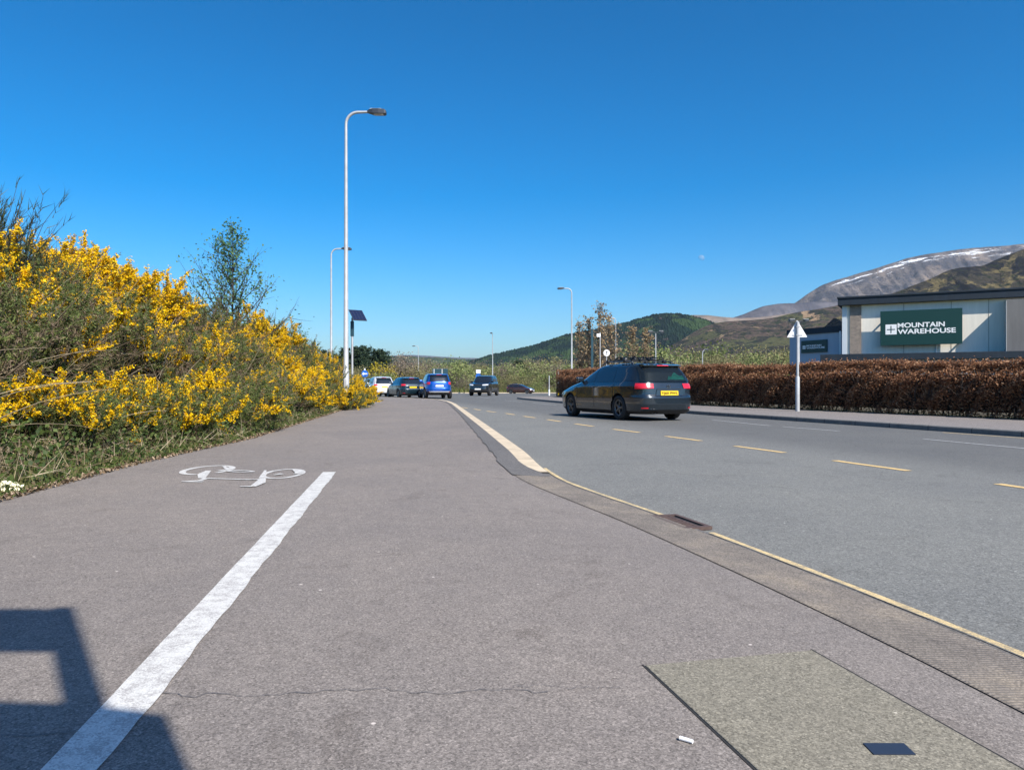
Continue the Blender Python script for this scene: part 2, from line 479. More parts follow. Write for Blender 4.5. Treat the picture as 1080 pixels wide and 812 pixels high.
ys2 = np.concatenate([np.linspace(-30, 45, 110), np.linspace(45.2, 54, 40)])
kerb_run('far_kerb', road_right, 1, 0.13, lambda y: gz(y) + 0.105, ys2, M['kerb_grey'])

# dark patched strip behind the kerb
tag(strip('kerb_patching', lambda y: road_left(y) - 0.42 + 0.09 * smooth01((y - 7.2) / 16) + 0.012 * np.sin(y * 5.3) + 0.01 * np.sin(y * 13.7), lambda y: road_left(y) - 0.195 * (0.25 + 0.75 * smooth01((y - 6.8) / 1.3)), 0, 0, 0, 6,
          lambda x, y: pave_z(x, y) + 0.0085, M['patch'], np.linspace(7.05, 40, 130)), kind='structure')
# kerb pavers flush in the dropped section: ribbed tactile paving
def tactile():
    m, nt, b, L = new_mat('ribbed_tactile_paving')
    c = coords(nt)
    n = N(nt, 'ShaderNodeTexNoise', Scale=2.2, Detail=8.0, Roughness=0.7); L.new(c, n.inputs['Vector'])
    v = N(nt, 'ShaderNodeTexVoronoi', Scale=180.0); L.new(c, v.inputs['Vector'])
    s = nt.nodes.new('ShaderNodeSeparateColor'); L.new(v.outputs['Color'], s.inputs[0])
    r = ramp(nt, [(0.3, (0.088, 0.078, 0.072)), (0.52, (0.135, 0.118, 0.104)), (0.74, (0.205, 0.172, 0.135))]); L.new(n.outputs['Fac'], r.inputs[0])
    r2 = ramp(nt, [(0.0, (0.65, 0.65, 0.65)), (1.0, (1.3, 1.3, 1.3))]); L.new(s.outputs[0], r2.inputs[0])
    L.new(mixc(nt, 1.0, r.outputs[0], r2.outputs[0], 'MULTIPLY'), b.inputs['Base Color'])
    b.inputs['Roughness'].default_value = 0.85
    return m
M['tactile'] = tactile()
def build_tactile():
    mb = MB()
    # walk along the road edge, ribs run across the strip
    ys = np.linspace(0.4, 7.12, 1600)
    xs = road_left(ys)
    pts = np.stack([xs, ys], 1)
    seg = np.sqrt((np.diff(pts, axis=0) ** 2).sum(1)); s = np.concatenate([[0], np.cumsum(seg)])
    pitch = 0.017
    n = int(s[-1] / pitch)
    prof = [(0.0, 0.0), (0.24, 0.0), (0.38, 0.0032), (0.74, 0.0032), (0.88, 0.0)]
    S = np.array([(i + a) * pitch for i in range(n) for a, _ in prof]); H = np.array([h for i in range(n) for _, h in prof])
    X = np.interp(S, s, xs); Yv = np.interp(S, s, ys)
    tx = np.gradient(np.interp(S + 0, s, xs)); 
    dX = np.interp(S + 0.15, s, xs) - np.interp(S - 0.15, s, xs); dY = np.interp(S + 0.15, s, ys) - np.interp(S - 0.15, s, ys)
    ln = np.sqrt(dX ** 2 + dY ** 2) + 1e-9
    nx, ny = -dY / ln, dX / ln
    # the strip narrows away at its far end, against the tapering kerb
    wid = 0.39 + 0 * Yv
    rows = []
    for t in (0.0, 0.02, 0.49, 0.51, 0.98, 1.0):
        px = X + nx * (0.035 + (wid - 0.035) * t); py = Yv + ny * (0.035 + (wid - 0.035) * t)
        hh = H * (0 if t in (0.0, 1.0) else 1)
        rows.append(np.stack([px, py, pave_z(px, py) + 0.004 + hh], -1))
    mb.grid(np.stack(rows, 1), smooth=False)
    tag(mb.build('tactile_paving_pavement', M['tactile']), kind='structure')
build_tactile()
# fill between dropped road edge and the pavement under the ribbed strip
tag(strip('dropped_kerb', lambda y: road_left(y) - 0.25, road_left, 0, 0, 0, 4, lambda x, y: pave_z(x, y) - 0.001, M['patch'], np.concatenate([np.linspace(-30, 0, 12), np.linspace(0.2, 7.4, 60)])), kind='structure')

# ------------------------------------------------------------------ painted markings
def ribbon(mb, pts, w, z, mat=0, ends=None):
    """painted line along plan points, w wide, z(x,y) height"""
    pts = np.array(pts, dtype=float)
    d = np.gradient(pts, axis=0); d /= np.linalg.norm(d, axis=1)[:, None] + 1e-12
    n = np.stack([-d[:, 1], d[:, 0]], 1)
    w = np.broadcast_to(np.asarray(w, dtype=float), (len(pts),))[:, None]
    rows = []
    for t in (-0.5, 0.5):
        q = pts + n * w * t
        rows.append(np.stack([q[:, 0], q[:, 1], z(q[:, 0], q[:, 1])], -1))
    mb.grid(np.stack(rows, 1), smooth=False)
pz4 = lambda x, y: pave_z(x, y) + 0.004
rz4 = lambda x, y: gz(y) + 0.004 + 0 * x

mb = MB()   # white line splitting the shared path
yy = np.linspace(-3, 7.12, 120)
edge = 0.006 * np.sin(yy * 7) + 0.004 * np.sin(yy * 23)
lx = np.interp(yy, [-3, 1.63, 7.12], [-0.28, -0.965, -1.755])
ribbon(mb, np.stack([lx + edge * 0.4, yy], 1), 0.125 + edge * 0.5, pz4)
tag(mb.build('path_divider_markings', M['white_paint']), kind='structure')

def px_ground(px, py, h=0.84):
    k = h / (py - 406.0)
    return ((px - 540) * k, 780 * k)
def symbol_pt(x, y):
    return px_ground(180 + x / 6.0, 480 + y / 6.0)
def build_cycle_symbol():
    mb = MB()
    step = [0]
    def zz(x, y):
        return pave_z(x, y) + 0.004 + 0.00035 * step[0]
    def line(pts, w, n=8):
        step[0] += 1
        P = [symbol_pt(*p) for p in pts]
        out = []
        for a, b in zip(P[:-1], P[1:]):
            for t in np.linspace(0, 1, n, endpoint=False): out.append((a[0] + (b[0] - a[0]) * t, a[1] + (b[1] - a[1]) * t))
        out.append(P[-1])
        wv = w if not hasattr(w, '__len__') else np.interp(np.linspace(0, 1, len(out)), np.linspace(0, 1, len(w)), w)
        ribbon(mb, out, wv, zz)
    def ring(cx, cy, rx, ry, rot, w, a0=0, a1=2 * PI, n=48):
        P = []
        for t in np.linspace(a0, a1, n):
            u, v = rx * math.cos(t), ry * math.sin(t)
            P.append((cx + u * math.cos(rot) - v * math.sin(rot), cy + u * math.sin(rot) + v * math.cos(rot)))
        step[0] += 1
        ribbon(mb, P, w, zz)
    ring(-3.0, 7.3, 0.21, 0.38, 0.10, 0.06, -0.75, 4.75)      # one wheel
    ring(-2.16, 6.99, 0.17, 0.36, 0.12, 0.05)                  # the other
    line([(240, 100), (205, 122), (197, 148)], [0.05, 0.10, 0.06])
    line([(222, 150), (185, 163), (70, 170)], [0.05, 0.05, 0.03])
    line([(70, 170), (205, 171)], 0.05)
    line([(200, 149), (520, 158)], [0.05, 0.035, 0.05])
    line([(300, 102), (368, 92)], [0.04, 0.07])
    line([(368, 92), (335, 74)], [0.06, 0.03])
    ring(*symbol_pt(440, 105), 0.14, 0.055, -0.35, 0.04)
    line([(584, 148), (566, 178), (520, 202)], [0.05, 0.09, 0.05])
    line([(580, 156), (500, 159)], [0.05, 0.035])
    line([(520, 202), (440, 202)], [0.06, 0.03])
    line([(578, 150), (600, 100)], [0.06, 0.02])
    line([(655, 130), (705, 122)], [0.03, 0.06])
    line([(785, 124), (828, 106)], [0.03, 0.06])
    line([(785, 95), (815, 122)], [0.05, 0.06])
    tag(mb.build('cycle_symbol_markings', M['white_paint']), kind='structure')
build_cycle_symbol()

def build_road_lines():
    mb = MB()       # dashed yellow line of the bus bay
    line_pts = curve([(0.3, 6.1), (2.5, 5.55), (4.6, 5.0), (6.75, 4.40), (7.74, 4.16), (8.74, 3.84), (9.82, 3.63), (10.9, 3.27), (12, 3.02), (13, 2.68), (13.9, 2.44), (14.9, 2.10), (16.9, 1.52), (19.2, 0.92), (21.3, 0.33), (23.4, -0.2), (25, -0.75), (27.3, -1.35), (29.5, -2.0)])
    for i in range(14):
        y0 = 0.55 + i * 2.07 if False else 9.82 - 2.08 * 4 + i * 2.08
        y1 = y0 + 1.06
        if y1 > 30: break
        yv = np.linspace(y0, y1, 8)
        ribbon(mb, np.stack([line_pts(yv), yv], 1), 0.1, rz4)
    tag(mb.build('bus_bay_dashed_markings', M['yellow_paint']), kind='structure')
    mb = MB()       # thin faded yellow line at the dropped kerb, broken at the drain
    for a, b in ((0.3, 4.42), (5.02, 7.6)):
        yv = np.linspace(a, b, 60)
        ribbon(mb, np.stack([road_left(yv) + 0.012, yv], 1), 0.036 + 0.005 * np.sin(yv * 9), lambda x, y: np.maximum(pave_z(x, y) + 0.005, gz(y) + 0.004))
    tag(mb.build('kerbside_yellow_markings', M['cream_paint']), kind='structure')
    mb = MB()       # centre line
    cl = curve([(-20, 14.7), (0, 9.6), (10.5, 7.25), (12.3, 6.84), (14.5, 6.35), (16.3, 5.67), (19, 5.16), (30, 2.7), (45, -0.9)])
    for y0, y1 in ((4.0, 8.0), (8.6, 12.3), (14.4, 15.9), (16.3, 19.0), (21, 25), (27, 31), (33, 37), (39, 43)):
        yv = np.linspace(y0, y1, 10)
        ribbon(mb, np.stack([cl(yv), yv], 1), 0.1, rz4)
    tag(mb.build('centre_line_markings', M['white_worn']), kind='structure')
    mb = MB()       # yellow line by the far kerb
    yv = np.linspace(-20, 14.0, 60)
    ribbon(mb, np.stack([road_right(yv) - 0.3, yv], 1), 0.07, rz4)
    tag(mb.build('far_kerb_yellow_markings', M['cream_paint']), kind='structure')
    mb = MB()       # give-way dashes at the roundabout
    for t in np.linspace(0, 1, 9):
        x, y = -6.5 + 8.0 * t, 57 + 2.5 * t
        ribbon(mb, [(x, y), (x + 0.55, y + 0.17)], 0.35, rz4)
    ribbon(mb, [(-1.5, 50), (-2.6, 56)], 0.1, rz4)
    tag(mb.build('give_way_markings', M['white_worn']), kind='structure')
build_road_lines()

# a splitter of pale kerb round the far side of the roundabout
def far_round():
    mb = MB()
    P = [(-60, 117), (-45, 123), (-30, 127.5), (-15, 129.5), (0, 130.5), (12, 127), (25, 121), (60, 109)]
    xs = np.linspace(-60, 60, 60); yv = np.interp(xs, [p[0] for p in P], [p[1] for p in P])
    rows = []
    for o, z in ((0, -0.1), (0, 0.14), (0.6, 0.15), (3.5, 0.1)):
        rows.append(np.stack([xs, yv + o, gz(yv) + z], -1))
    mb.grid(np.stack(rows, 1), smooth=False)
    tag(mb.build('roundabout_kerb', M['kerb']), kind='structure')
far_round()

# thin cracks across the path, real narrow sunken strips of dark filler
def cracks():
    mb = MB()
    def crack(p0, p1, w, seed, amp=0.02):
        r = np.random.default_rng(seed); n = 60
        t = np.linspace(0, 1, n)
        P = np.stack([p0[0] + (p1[0] - p0[0]) * t, p0[1] + (p1[1] - p0[1]) * t + np.cumsum(r.normal(0, amp / 6, n))], 1)
        ribbon(mb, P, w * (0.35 + r.random(n)), lambda x, y: pave_z(x, y) + 0.0035)
    crack((-1.0, 2.02), (0.1, 2.03), 0.003, 3, 0.05)
    crack((0.0, 2.06), (0.3, 2.09), 0.002, 4, 0.04)
    crack((-3.3, 1.86), (-1.0, 1.92), 0.003, 5, 0.05)
    mb2 = mb
    tag(mb.build('pavement_crack_lines', flat('crack_filler', (0.125, 0.115, 0.112), 0.95)), kind='structure')
cracks()

# ------------------------------------------------------------------ drain grate, inspection cover, litter
def drain():
    y = 4.72; x = float(road_left(y)); ang = math.atan2(0.36, 1.56)
    o = empty('drain_grate', (1.085, 4.79, 0.009), math.atan2(0.125, 0.45), 'rusty slotted drain grate set in the kerbside yellow line', 'drain')
    rust = flat('rusty_iron', (0.10, 0.065, 0.055), 0.75, 0.3, var=0.35, scale=25)
    f = MB()
    W, Lg = 0.20, 0.47
    for sx in (-1, 1): f.box(sx * (W / 2 - 0.015), 0, 0.004, 0.03, Lg, 0.02)
    for sy in (-1, 1): f.box(0, sy * (Lg / 2 - 0.02), 0.004, W - 0.06, 0.04, 0.02)
    f.build('frame', rust, o)
    g = MB()
    for i in range(9): g.box(-0.015, -0.18 + i * 0.045, 0.003, W - 0.11, 0.024, 0.019)
    g.box(0.022, 0, 0.004, 0.02, Lg - 0.08, 0.018)
    g.build('grating', rust, o)
    p = MB(); p.box(0, 0, -0.0005, W - 0.04, Lg - 0.04, 0.012)
    p.build('pit_shade', flat('drain_shade_black', (0.006, 0.006, 0.007), 0.9), o)  # thin black slab, painted shade in place of depth below the bars
drain()

def cover():
    ang = math.atan2(0.13, 0.57)
    cx, cy = 0.80, 1.72
    o = empty('inspection_cover', (cx, cy, float(pave_z(cx, cy))), ang, 'concrete filled inspection cover sunk in the pavement by the tactile strip', 'manhole cover')
    mossy = asphalt('mossy_concrete', (0.142, 0.130, 0.106), (0.292, 0.268, 0.222), (0.86, 0.86, 0.82), (1.1, 1.08, 1.02), grain=260, patch=0.8)
    dk = flat('tray_edge_steel', (0.03, 0.028, 0.026), 0.8, 0.2)
    Wd, Ln = 0.565, 1.14
    b = MB(); b.box(0, 0, -0.0165, Wd, Ln, 0.04, bevel=0.003); b.build('slab', mossy, o)
    f = MB()
    for sx, w in ((-1, 0.006), (1, 0.006)): f.box(sx * (Wd / 2 + w / 2 + 0.001), 0, -0.0155, w, Ln + 0.02, 0.034)
    f.box(0, -Ln / 2 - 0.005, -0.018, Wd, 0.006, 0.032)
    f.build('tray_frame', dk, o)
    k = MB(); k.box(0.06, -0.035, 0.004, 0.095, 0.052, 0.004, rot=Matrix.Rotation(-0.23, 4, 'Z'))
    k.build('lifting_plate', flat('blue_grey_plate', (0.04, 0.05, 0.075), 0.4, 0.4), o)
cover()

def litter():
    x, y = px_ground(724, 782)
    mb = MB(); mb.tube([(-0.016, 0, 0.006), (0.016, -0.004, 0.006)], [0.0052, 0.0048], 8)
    o = mb.build('cigarette_end', M['white']); o.location = (x, y, float(pave_z(x, y))); o.rotation_euler.z = -0.5
    tag(o, 'white cigarette end lying on the pavement beside the inspection cover', 'litter')
    # crumpled wrapper under the gorse
    r = np.random.default_rng(5); u = np.linspace(-0.5, 0.5, 9)
    U, V = np.meshgrid(u, u); P = np.stack([U * 0.22, V * 0.15, 0.045 + 0.03 * r.random(U.shape) - 0.05 * (U ** 2 + V ** 2)], -1)
    mb = MB(); mb.grid(P, smooth=False)
    o = mb.build('crumpled_wrapper', flat('pale_yellow_wrapper', (0.75, 0.72, 0.5), 0.5)); tag(o, 'crumpled pale yellow wrapper caught under the gorse at the path edge', 'litter')
    o.location = (-3.92, 5.72, float(bank_z(-3.92, 5.72)) + 0.02); o.rotation_euler = (0.3, 0.15, 0.4)
    s = o.modifiers.new('thick', 'SOLIDIFY'); s.thickness = 0.002
litter()

# ------------------------------------------------------------------ street lamps, signs, posts
def lamp(x, y, h, arm, dirx, label, rb=0.085, rt=0.05, diry=0.0, twin=False, dark_foot=False, name='street_lamp', group='street lamps along the road', headlen=0.66):
    o = empty(name, (x, y, float(gz(y))), 0, label, 'street lamp', group)
    c = MB()
    d = Vector((dirx, diry, 0)).normalized()
    R = 0.42
    pts = [Vector((0, 0, -0.3)), Vector((0, 0, 1.4)), Vector((0, 0, 1.45)), Vector((0, 0, h * 0.6))]
    rad = [rb * 1.25, rb * 1.25, rb, (rb + rt) / 2]
    if not twin:
        for t in np.linspace(0, PI / 2, 8):
            pts.append(Vector((0, 0, h - R)) + d * (R * (1 - math.cos(t))) + Vector((0, 0, R * math.sin(t)))); rad.append(rt)
        pts.append(d * (arm - headlen + 0.08) + Vector((0, 0, h + 0.01))); rad.append(rt * 0.85)
    else:
        pts.append(Vector((0, 0, h - 0.05))); rad.append(rt)
    c.tube(pts, rad, 12)
    c.build('column', M['galv'], o)
    if dark_foot:
        f = MB(); f.tube([(0, 0, 0), (0, 0, 2.2)], rb * 1.35, 12); f.build('painted_foot', M['dark_teal'], o)
    def head(sign):
        dd = d * sign
        hb = MB(); hl = headlen
        q = Vector((-dd.y, dd.x, 0))
        st = d * 0 + Vector((0, 0, h + 0.01)) + dd * ((arm - hl) if not twin else 0.0)
        if twin:
            hb.tube([st, st + dd * (arm - hl + .05) + Vector((0, 0, 0.1))], 0.03, 8)
            st = st + dd * (arm - hl) + Vector((0, 0, 0.1))
        rows = []
        for t, w, top, bot in ((0, 0.05, 0.045, -0.03), (0.12, 0.08, 0.07, -0.045), (0.3, 0.13, 0.085, -0.07), (0.6, 0.15, 0.08, -0.085), (0.92, 0.14, 0.06, -0.085), (1.0, 0.11, 0.03, -0.07)):
            p = st + dd * (hl * t)
            rows.append([p + q * w * a + Vector((0, 0, (top if b > 0 else bot))) for a, b in ((-1, -1), (-1, 0.5), (-0.6, 1), (0.6, 1), (1, 0.5), (1, -1))])
        hb.grid(np.array([[tuple(v) for v in r] for r in rows]), closed_u=True, smooth=False)
        hb.add([tuple(v) for v in rows[-1]], [tuple(range(6))])
        ho = hb.build('lamp_head', M['darkmetal'], o)
        lb = MB(); p0 = st + dd * hl * 0.62
        lb.box(p0.x, p0.y, p0.z - 0.09, hl * 0.5 if abs(dd.x) > 0.5 else 0.22, 0.22 if abs(dd.x) > 0.5 else hl * 0.5, 0.015)
        lb.build('lens', flat('lamp_glass', (0.3, 0.3, 0.27), 0.2), ho)
        tp = MB(); p1 = st + dd * hl * 0.45
        tp.box(p1.x, p1.y, p1.z + 0.092, 0.4 if abs(dd.x) > 0.5 else 0.18, 0.18 if abs(dd.x) > 0.5 else 0.4, 0.03, bevel=0.008)
        tp.build('heat_sink', M['galv'], ho)
    head(1)
    if twin: head(-1)
    if not twin and rb > 0.08 and y < 60:
        dr = MB(); dr.box(0.0, -rb * 1.25 - 0.004, 0.85, 0.09, 0.012, 0.5, bevel=0.003); dr.build('service_door', M['galv'], o)
    return o
lamp(-5.88, 26.2, 10.55, 1.42, 1, 'tall grey street lamp at the gorse bank, nearest of the lamps', rb=0.09)
lamp(-12.1, 49.5, 10.0, 1.35, 1, 'grey street lamp just behind the nearest tall lamp by the gorse bank')
lamp(5.65, 70, 10.1, 1.35, -1, 'grey street lamp with dark foot rising left of the russet trees', dark_foot=True)
lamp(-3.2, 122, 9.9, 0.9, -0.3, 'slim grey street lamp standing above the oncoming dark car', diry=-0.9)
lamp(-20.4, 161, 10.0, 1.3, -1, 'small distant street lamp above the blue car')
lamp(13.6, 97, 10.0, 1.3, -1, 'distant street lamp among the russet trees right of the tallest')
lamp(-40, 160, 9.2, 1.2, 1, 'distant pale lamp column low on the far left of the road behind the gorse')
lamp(13.6, 70, 5.9, 0.75, 1, 'twin headed lamp column right of the russet trees above the dark estate car', rb=0.07, rt=0.045, twin=True, headlen=0.45, group='retail park lamps')
lamp(22.5, 58, 5.85, 0.78, 1, 'twin headed lamp column behind the triangular sign', rb=0.075, rt=0.05, twin=True, headlen=0.45, group='retail park lamps')
lamp(25.5, 99, 5.9, 0.7, 1, 'short lamp column behind the beech hedge midway to the building', rb=0.08, rt=0.06, headlen=0.45, group='retail park lamps')

def triangle_plate(mb, cx, cz, s, y0, y1, mat=0, r=0.05):
    P = []
    h = s * math.sqrt(3) / 2
    V = [(cx - s / 2, cz - h / 3), (cx + s / 2, cz - h / 3), (cx, cz + 2 * h / 3)]
    for i in range(3):
        a, b, c = V[i - 1], V[i], V[(i + 1) % 3]
        for t in (0.08, 0.03):
            P.append((b[0] + (a[0] - b[0]) * t, b[1] + (a[1] - b[1]) * t))
        for t in (0.03, 0.08):
            P.append((b[0] + (c[0] - b[0]) * t, b[1] + (c[1] - b[1]) * t))
    mb.prism(P, y0, y1, 'xz', mat)

def warning_sign():
    X, Y = 8.65, 22.4
    o = empty('warning_sign', (X, Y, 0.1), math.radians(-6), 'triangular road sign seen from behind on a grey post at the hedge', 'road sign')
    p = MB(); p.tube([(0, 0, -0.05), (0, 0, 1.02), (0, 0, 1.06)], [0.062, 0.062, 0.046], 14); p.tube([(0, 0, 1.06), (0, 0, 2.72)], 0.040, 14); p.build('post', M['galv'], o)
    t = MB(); triangle_plate(t, 0, 2.42, 0.60, 0.05, 0.056); t.build('sign_plate', flat('plate_back_aluminium', (0.74, 0.75, 0.76), 0.55, 0.15, var=0.06), o)
    for z in (2.31, 2.56):
        b = MB(); b.box(0, 0.044, z, 0.30 if z < 2.4 else 0.16, 0.012, 0.03); b.box(0, 0.0, z, 0.1, 0.095, 0.022); b.build('bracket', M['galv'], o)
warning_sign()

def solar_post():
    Y = 32.0; X = (371.5 - 540) / 780 * Y
    o = empty('solar_panel_post', (X, Y, 0.05), 0, 'slim pole with a tilted blue solar panel and dark battery box', 'solar panel')
    p = MB(); p.tube([(0, 0, 0), (0, 0, 3.75)], 0.045, 10); p.build('post', M['galv'], o)
    b = MB(); b.box(0, 0, 3.28, 0.14, 0.12, 0.65, bevel=0.015); b.tube([(0, 0, 3.6), (0, 0, 3.8), (0.2, 0, 3.72)], 0.025, 8); b.build('battery_box', M['dark_teal'], o)
    # the panel faces the sun
    cx, cz = 0.24, 3.86
    ax = Vector((-SUN.y, SUN.x, 0)); dn = Vector((SUN.x * math.cos(0.72), SUN.y * math.cos(0.72), -math.sin(0.72)))
    up = ax.cross(-dn)
    Rm = Matrix((ax, -dn, up)).transposed().to_4x4()
    pn = MB(); pn.box(cx, 0, cz, 0.62, 0.74, 0.03, rot=Rm)
    po = pn.build('panel', M['alloy'], o)
    cell = MB()
    for i in range(4):
        for j in range(6):
            q = Rm.to_3x3() @ Vector((-0.222 + i * 0.148, -0.295 + j * 0.118, 0.018))
            cell.box(cx + q.x, q.y, cz + q.z, 0.134, 0.104, 0.004, rot=Rm)
    cell.build('solar_cells', flat('solar_cell_blue', (0.015, 0.025, 0.07), 0.25, 0.2), po)
solar_post()

def disc(mb, cx, cz, r, y0, y1, mat=0, n=28):
    mb.prism([(cx + r * math.cos(t), cz + r * math.sin(t)) for t in np.linspace(0, 2 * PI, n, endpoint=False)], y0, y1, 'xz', mat)

def keep_left():
    Y = 45.0; X = (384.8 - 540) / 780 * Y
    o = empty('direction_sign', (X, Y, 0.06), 0, 'round blue sign with white left arrow beside the white car', 'road sign')
    p = MB(); p.tube([(0, 0.03, 0), (0, 0.03, 1.5)], 0.032, 8); p.build('post', M['galv'], o)
    b = MB(); b.box(0, 0.0, 0.78, 0.30, 0.05, 0.75, bevel=0.02); b.build('blue_panel', flat('pale_blue_panel', (0.12, 0.28, 0.5), 0.5), o)
    s = MB(); disc(s, 0, 1.52, 0.21, -0.02, 0.0); so = s.build('sign_face', M['sign_blue'], o)
    a = MB(); a.prism([(-0.17, 1.52), (-0.06, 1.62), (-0.06, 1.56), (0.15, 1.56), (0.15, 1.48), (-0.06, 1.48), (-0.06, 1.42)], -0.026, -0.021, 'xz'); a.build('arrow', M['sign_white'], so)
    t = MB(); t.prism([(-0.06, 1.74), (0.06, 1.74), (0.0, 1.88)], -0.01, 0.01, 'xz'); t.build('cap', M['sign_white'], o)
keep_left()

def roundabout_sign():
    Y = 84.0; X = (504.5 - 540) / 780 * Y
    o = empty('roundabout_bollard', (X, Y, float(gz(Y))), 0, 'white and blue keep left bollard behind the oncoming dark car', 'road sign')
    p = MB(); p.tube([(0, 0.05, 0), (0, 0.05, 2.6)], 0.05, 8); p.build('post', M['galv'], o)
    s = MB(); disc(s, 0, 2.1, 0.3, -0.02, 0.0); s.box(0, -0.01, 1.75, 0.4, 0.03, 0.5); s.build('sign_face', M['sign_blue'], o)
    t = MB(); t.box(0, -0.02, 2.62, 0.5, 0.04, 0.4, bevel=0.01); t.build('top_panel', M['sign_white'], o)
    t = MB(); t.box(0, -0.04, 1.8, 0.22, 0.02, 0.3); t.build('front_panel', M['sign_white'], o)
roundabout_sign()

def board_sign():
    Y = 76.0; X = (464 - 540) / 780 * Y
    o = empty('direction_board', (X, Y, float(gz(Y))), 0.06, 'pair of dark green road sign boards seen above the blue car', 'road sign')
    p = MB()
    for x in (-0.55, 0.45):
        p = MB(); p.tube([(x, 0.07, 0), (x, 0.07, 2.7)], 0.045, 8); p.build('post', M['galv'], o)
    for a, b in ((-0.78, 0.28), (0.33, 0.80)):
        m = MB(); m.box((a + b) / 2, 0, 2.38, b - a, 0.03, 0.62, bevel=0.01); m.build('board', M['dark_teal'], o)
    for x in (-0.6, 0.22):
        t = MB(); t.box(x, -0.022, 2.4, 0.05, 0.008, 0.56); t.build('support_rail', M['sign_white'], o)
board_sign()

def small_posts():
    # white marker posts beyond the junction corner
    for px, top, label in ((579.2, 396, 'white marker post left of the yellow based post near the hedge end'), (589.0, 391.5, 'slim post with yellow base next to the hedge end')):
        Y = 66.0 if px < 585 else 60.0
        X = (px - 540) / 780 * Y; h = (406 - top) / 780 * Y + 0.95
        o = empty('marker_post', (X, Y, float(gz(Y))), 0, label, 'post', 'marker posts at the junction')
        p = MB(); p.tube([(0, 0, 0), (0, 0, h)], 0.045, 8); p.build('post', M['galv'], o)
        c = MB(); c.tube([(0, 0, 0), (0, 0, 0.55)], 0.075, 8); c.build('sleeve', M['amber'] if px > 585 else M['white'], o)
    # back of a round sign on a post among the russet trees
    Y = 62.0; X = (639.8 - 540) / 780 * Y
    o = empty('round_road_sign', (X, Y, float(gz(Y))), 0.1, 'round white road sign on a post below the russet trees', 'road sign')
    p = MB(); p.tube([(0, 0.035, 0), (0, 0.035, 3.85)], 0.038, 8); p.build('post', M['galv'], o)
    s = MB(); disc(s, 0, 3.6, 0.27, -0.02, 0.0); s.build('sign_face', M['sign_white'], o)
    n = MB(); n.box(0.0, -0.024, 3.55, 0.06, 0.006, 0.26); n.prism([(-0.11, 3.66), (0.11, 3.66), (0.0, 3.78)], -0.026, -0.021, 'xz'); n.build('dark_mark', M['darkmetal'], o)
    # dark blue totem and a white board
    Y = 72.0; X = (624.5 - 540) / 780 * Y
    o = empty('totem_post', (X, Y, float(gz(Y))), 0, 'tall dark blue totem post between the russet trees', 'post')
    p = MB(); p.box(0, 0, 3.2, 0.22, 0.16, 6.4, bevel=0.02); p.build('column', M['dark_teal'], o)
    c = MB(); c.box(0, 0, 6.42, 0.26, 0.2, 0.06); c.build('cap', M['darkmetal'], o)
    X = (632 - 540) / 780 * 73
    o = empty('notice_board', (X, 73, float(gz(73))), 0.2, 'small white board on a pole among the russet trees', 'sign')
    p = MB(); p.tube([(0.1, 0.03, 0), (0.1, 0.03, 6.2)], 0.05, 8); p.build('post', M['galv'], o)
    b = MB(); b.box(-0.06, 0, 5.9, 0.40, 0.04, 0.32, bevel=0.01); b.build('board', M['sign_white'], o)
small_posts()

def shadow_sign():
    """the tall twin-plate road sign just behind the viewer, known from the shadow it throws on the path"""
    k = 1 / math.tan(SUN_EL)
    def at(z, gx, gy):    # point at height z (above path) whose shadow falls on (gx,gy)
        return gx + SUN.x * k * z, gy + SUN.y * k * z
    top = px_ground(62, 643)
    ztop = 3.85
    X, Y = at(ztop, *top)
    o = empty('tall_road_sign', (X, Y, 0.06), 0, 'tall twin plate road sign whose shadow lies across the white path line', 'road sign')
    p = MB(); p.box(0, 0, ztop / 2, 0.07, 0.07, ztop); p.build('post', M['galv'], o)
    # heights along the post read from where the shadow edges cross its shadow
    s = MB(); s.prism([(-1.25, ztop - 0.5), (-0.05, ztop - 0.5), (-0.05, ztop - 0.41), (-0.065, ztop - 0.36), (-0.065, ztop - 0.28), (-0.05, ztop - 0.10), (-0.05, ztop), (-1.25, ztop)], -0.015, 0.015, 'xz'); s.build('upper_plate', M['darkmetal'], o)
    s = MB(); s.prism([(-1.6, 2.15), (0.17, 2.15), (0.19, 2.80), (-0.06, 2.88), (-1.6, 3.01)], -0.015, 0.015, 'xz'); s.build('lower_plate', M['darkmetal'], o)
shadow_sign()

# ------------------------------------------------------------------ buildings
def text_mesh(txt, size, depth=0.01, bold=0.0, xs=1.0):
    cu = bpy.data.curves.new('lettering', 'FONT')
    cu.body = txt; cu.size = size; cu.extrude = depth; cu.offset = bold
    cu.align_x = 'LEFT'; cu.align_y = 'BOTTOM_BASELINE'
    o = bpy.data.objects.new('lettering', cu); COL.objects.link(o)
    dg = bpy.context.evaluated_depsgraph_get()
    me = bpy.data.meshes.new_from_object(o.evaluated_get(dg))
    bpy.data.objects.remove(o)
    for v in me.vertices: v.co.x *= xs
    return me

def add_text(txt, parent, loc, size, width, mat, rx=PI / 2, bold=0.0, rz=0.0, depth=0.01, name='lettering'):
    me = text_mesh(txt, size, depth, bold)
    xsx = [v.co.x for v in me.vertices]
    s = width / (max(xsx) - min(xsx)); x0 = min(xsx)
    for v in me.vertices: v.co.x = (v.co.x - x0) * s
    me.materials.clear(); me.materials.append(mat)
    o = link(bpy.data.objects.new(name, me)); o.parent = parent; o.location = loc; o.rotation_euler = (rx, 0, rz)
    return o

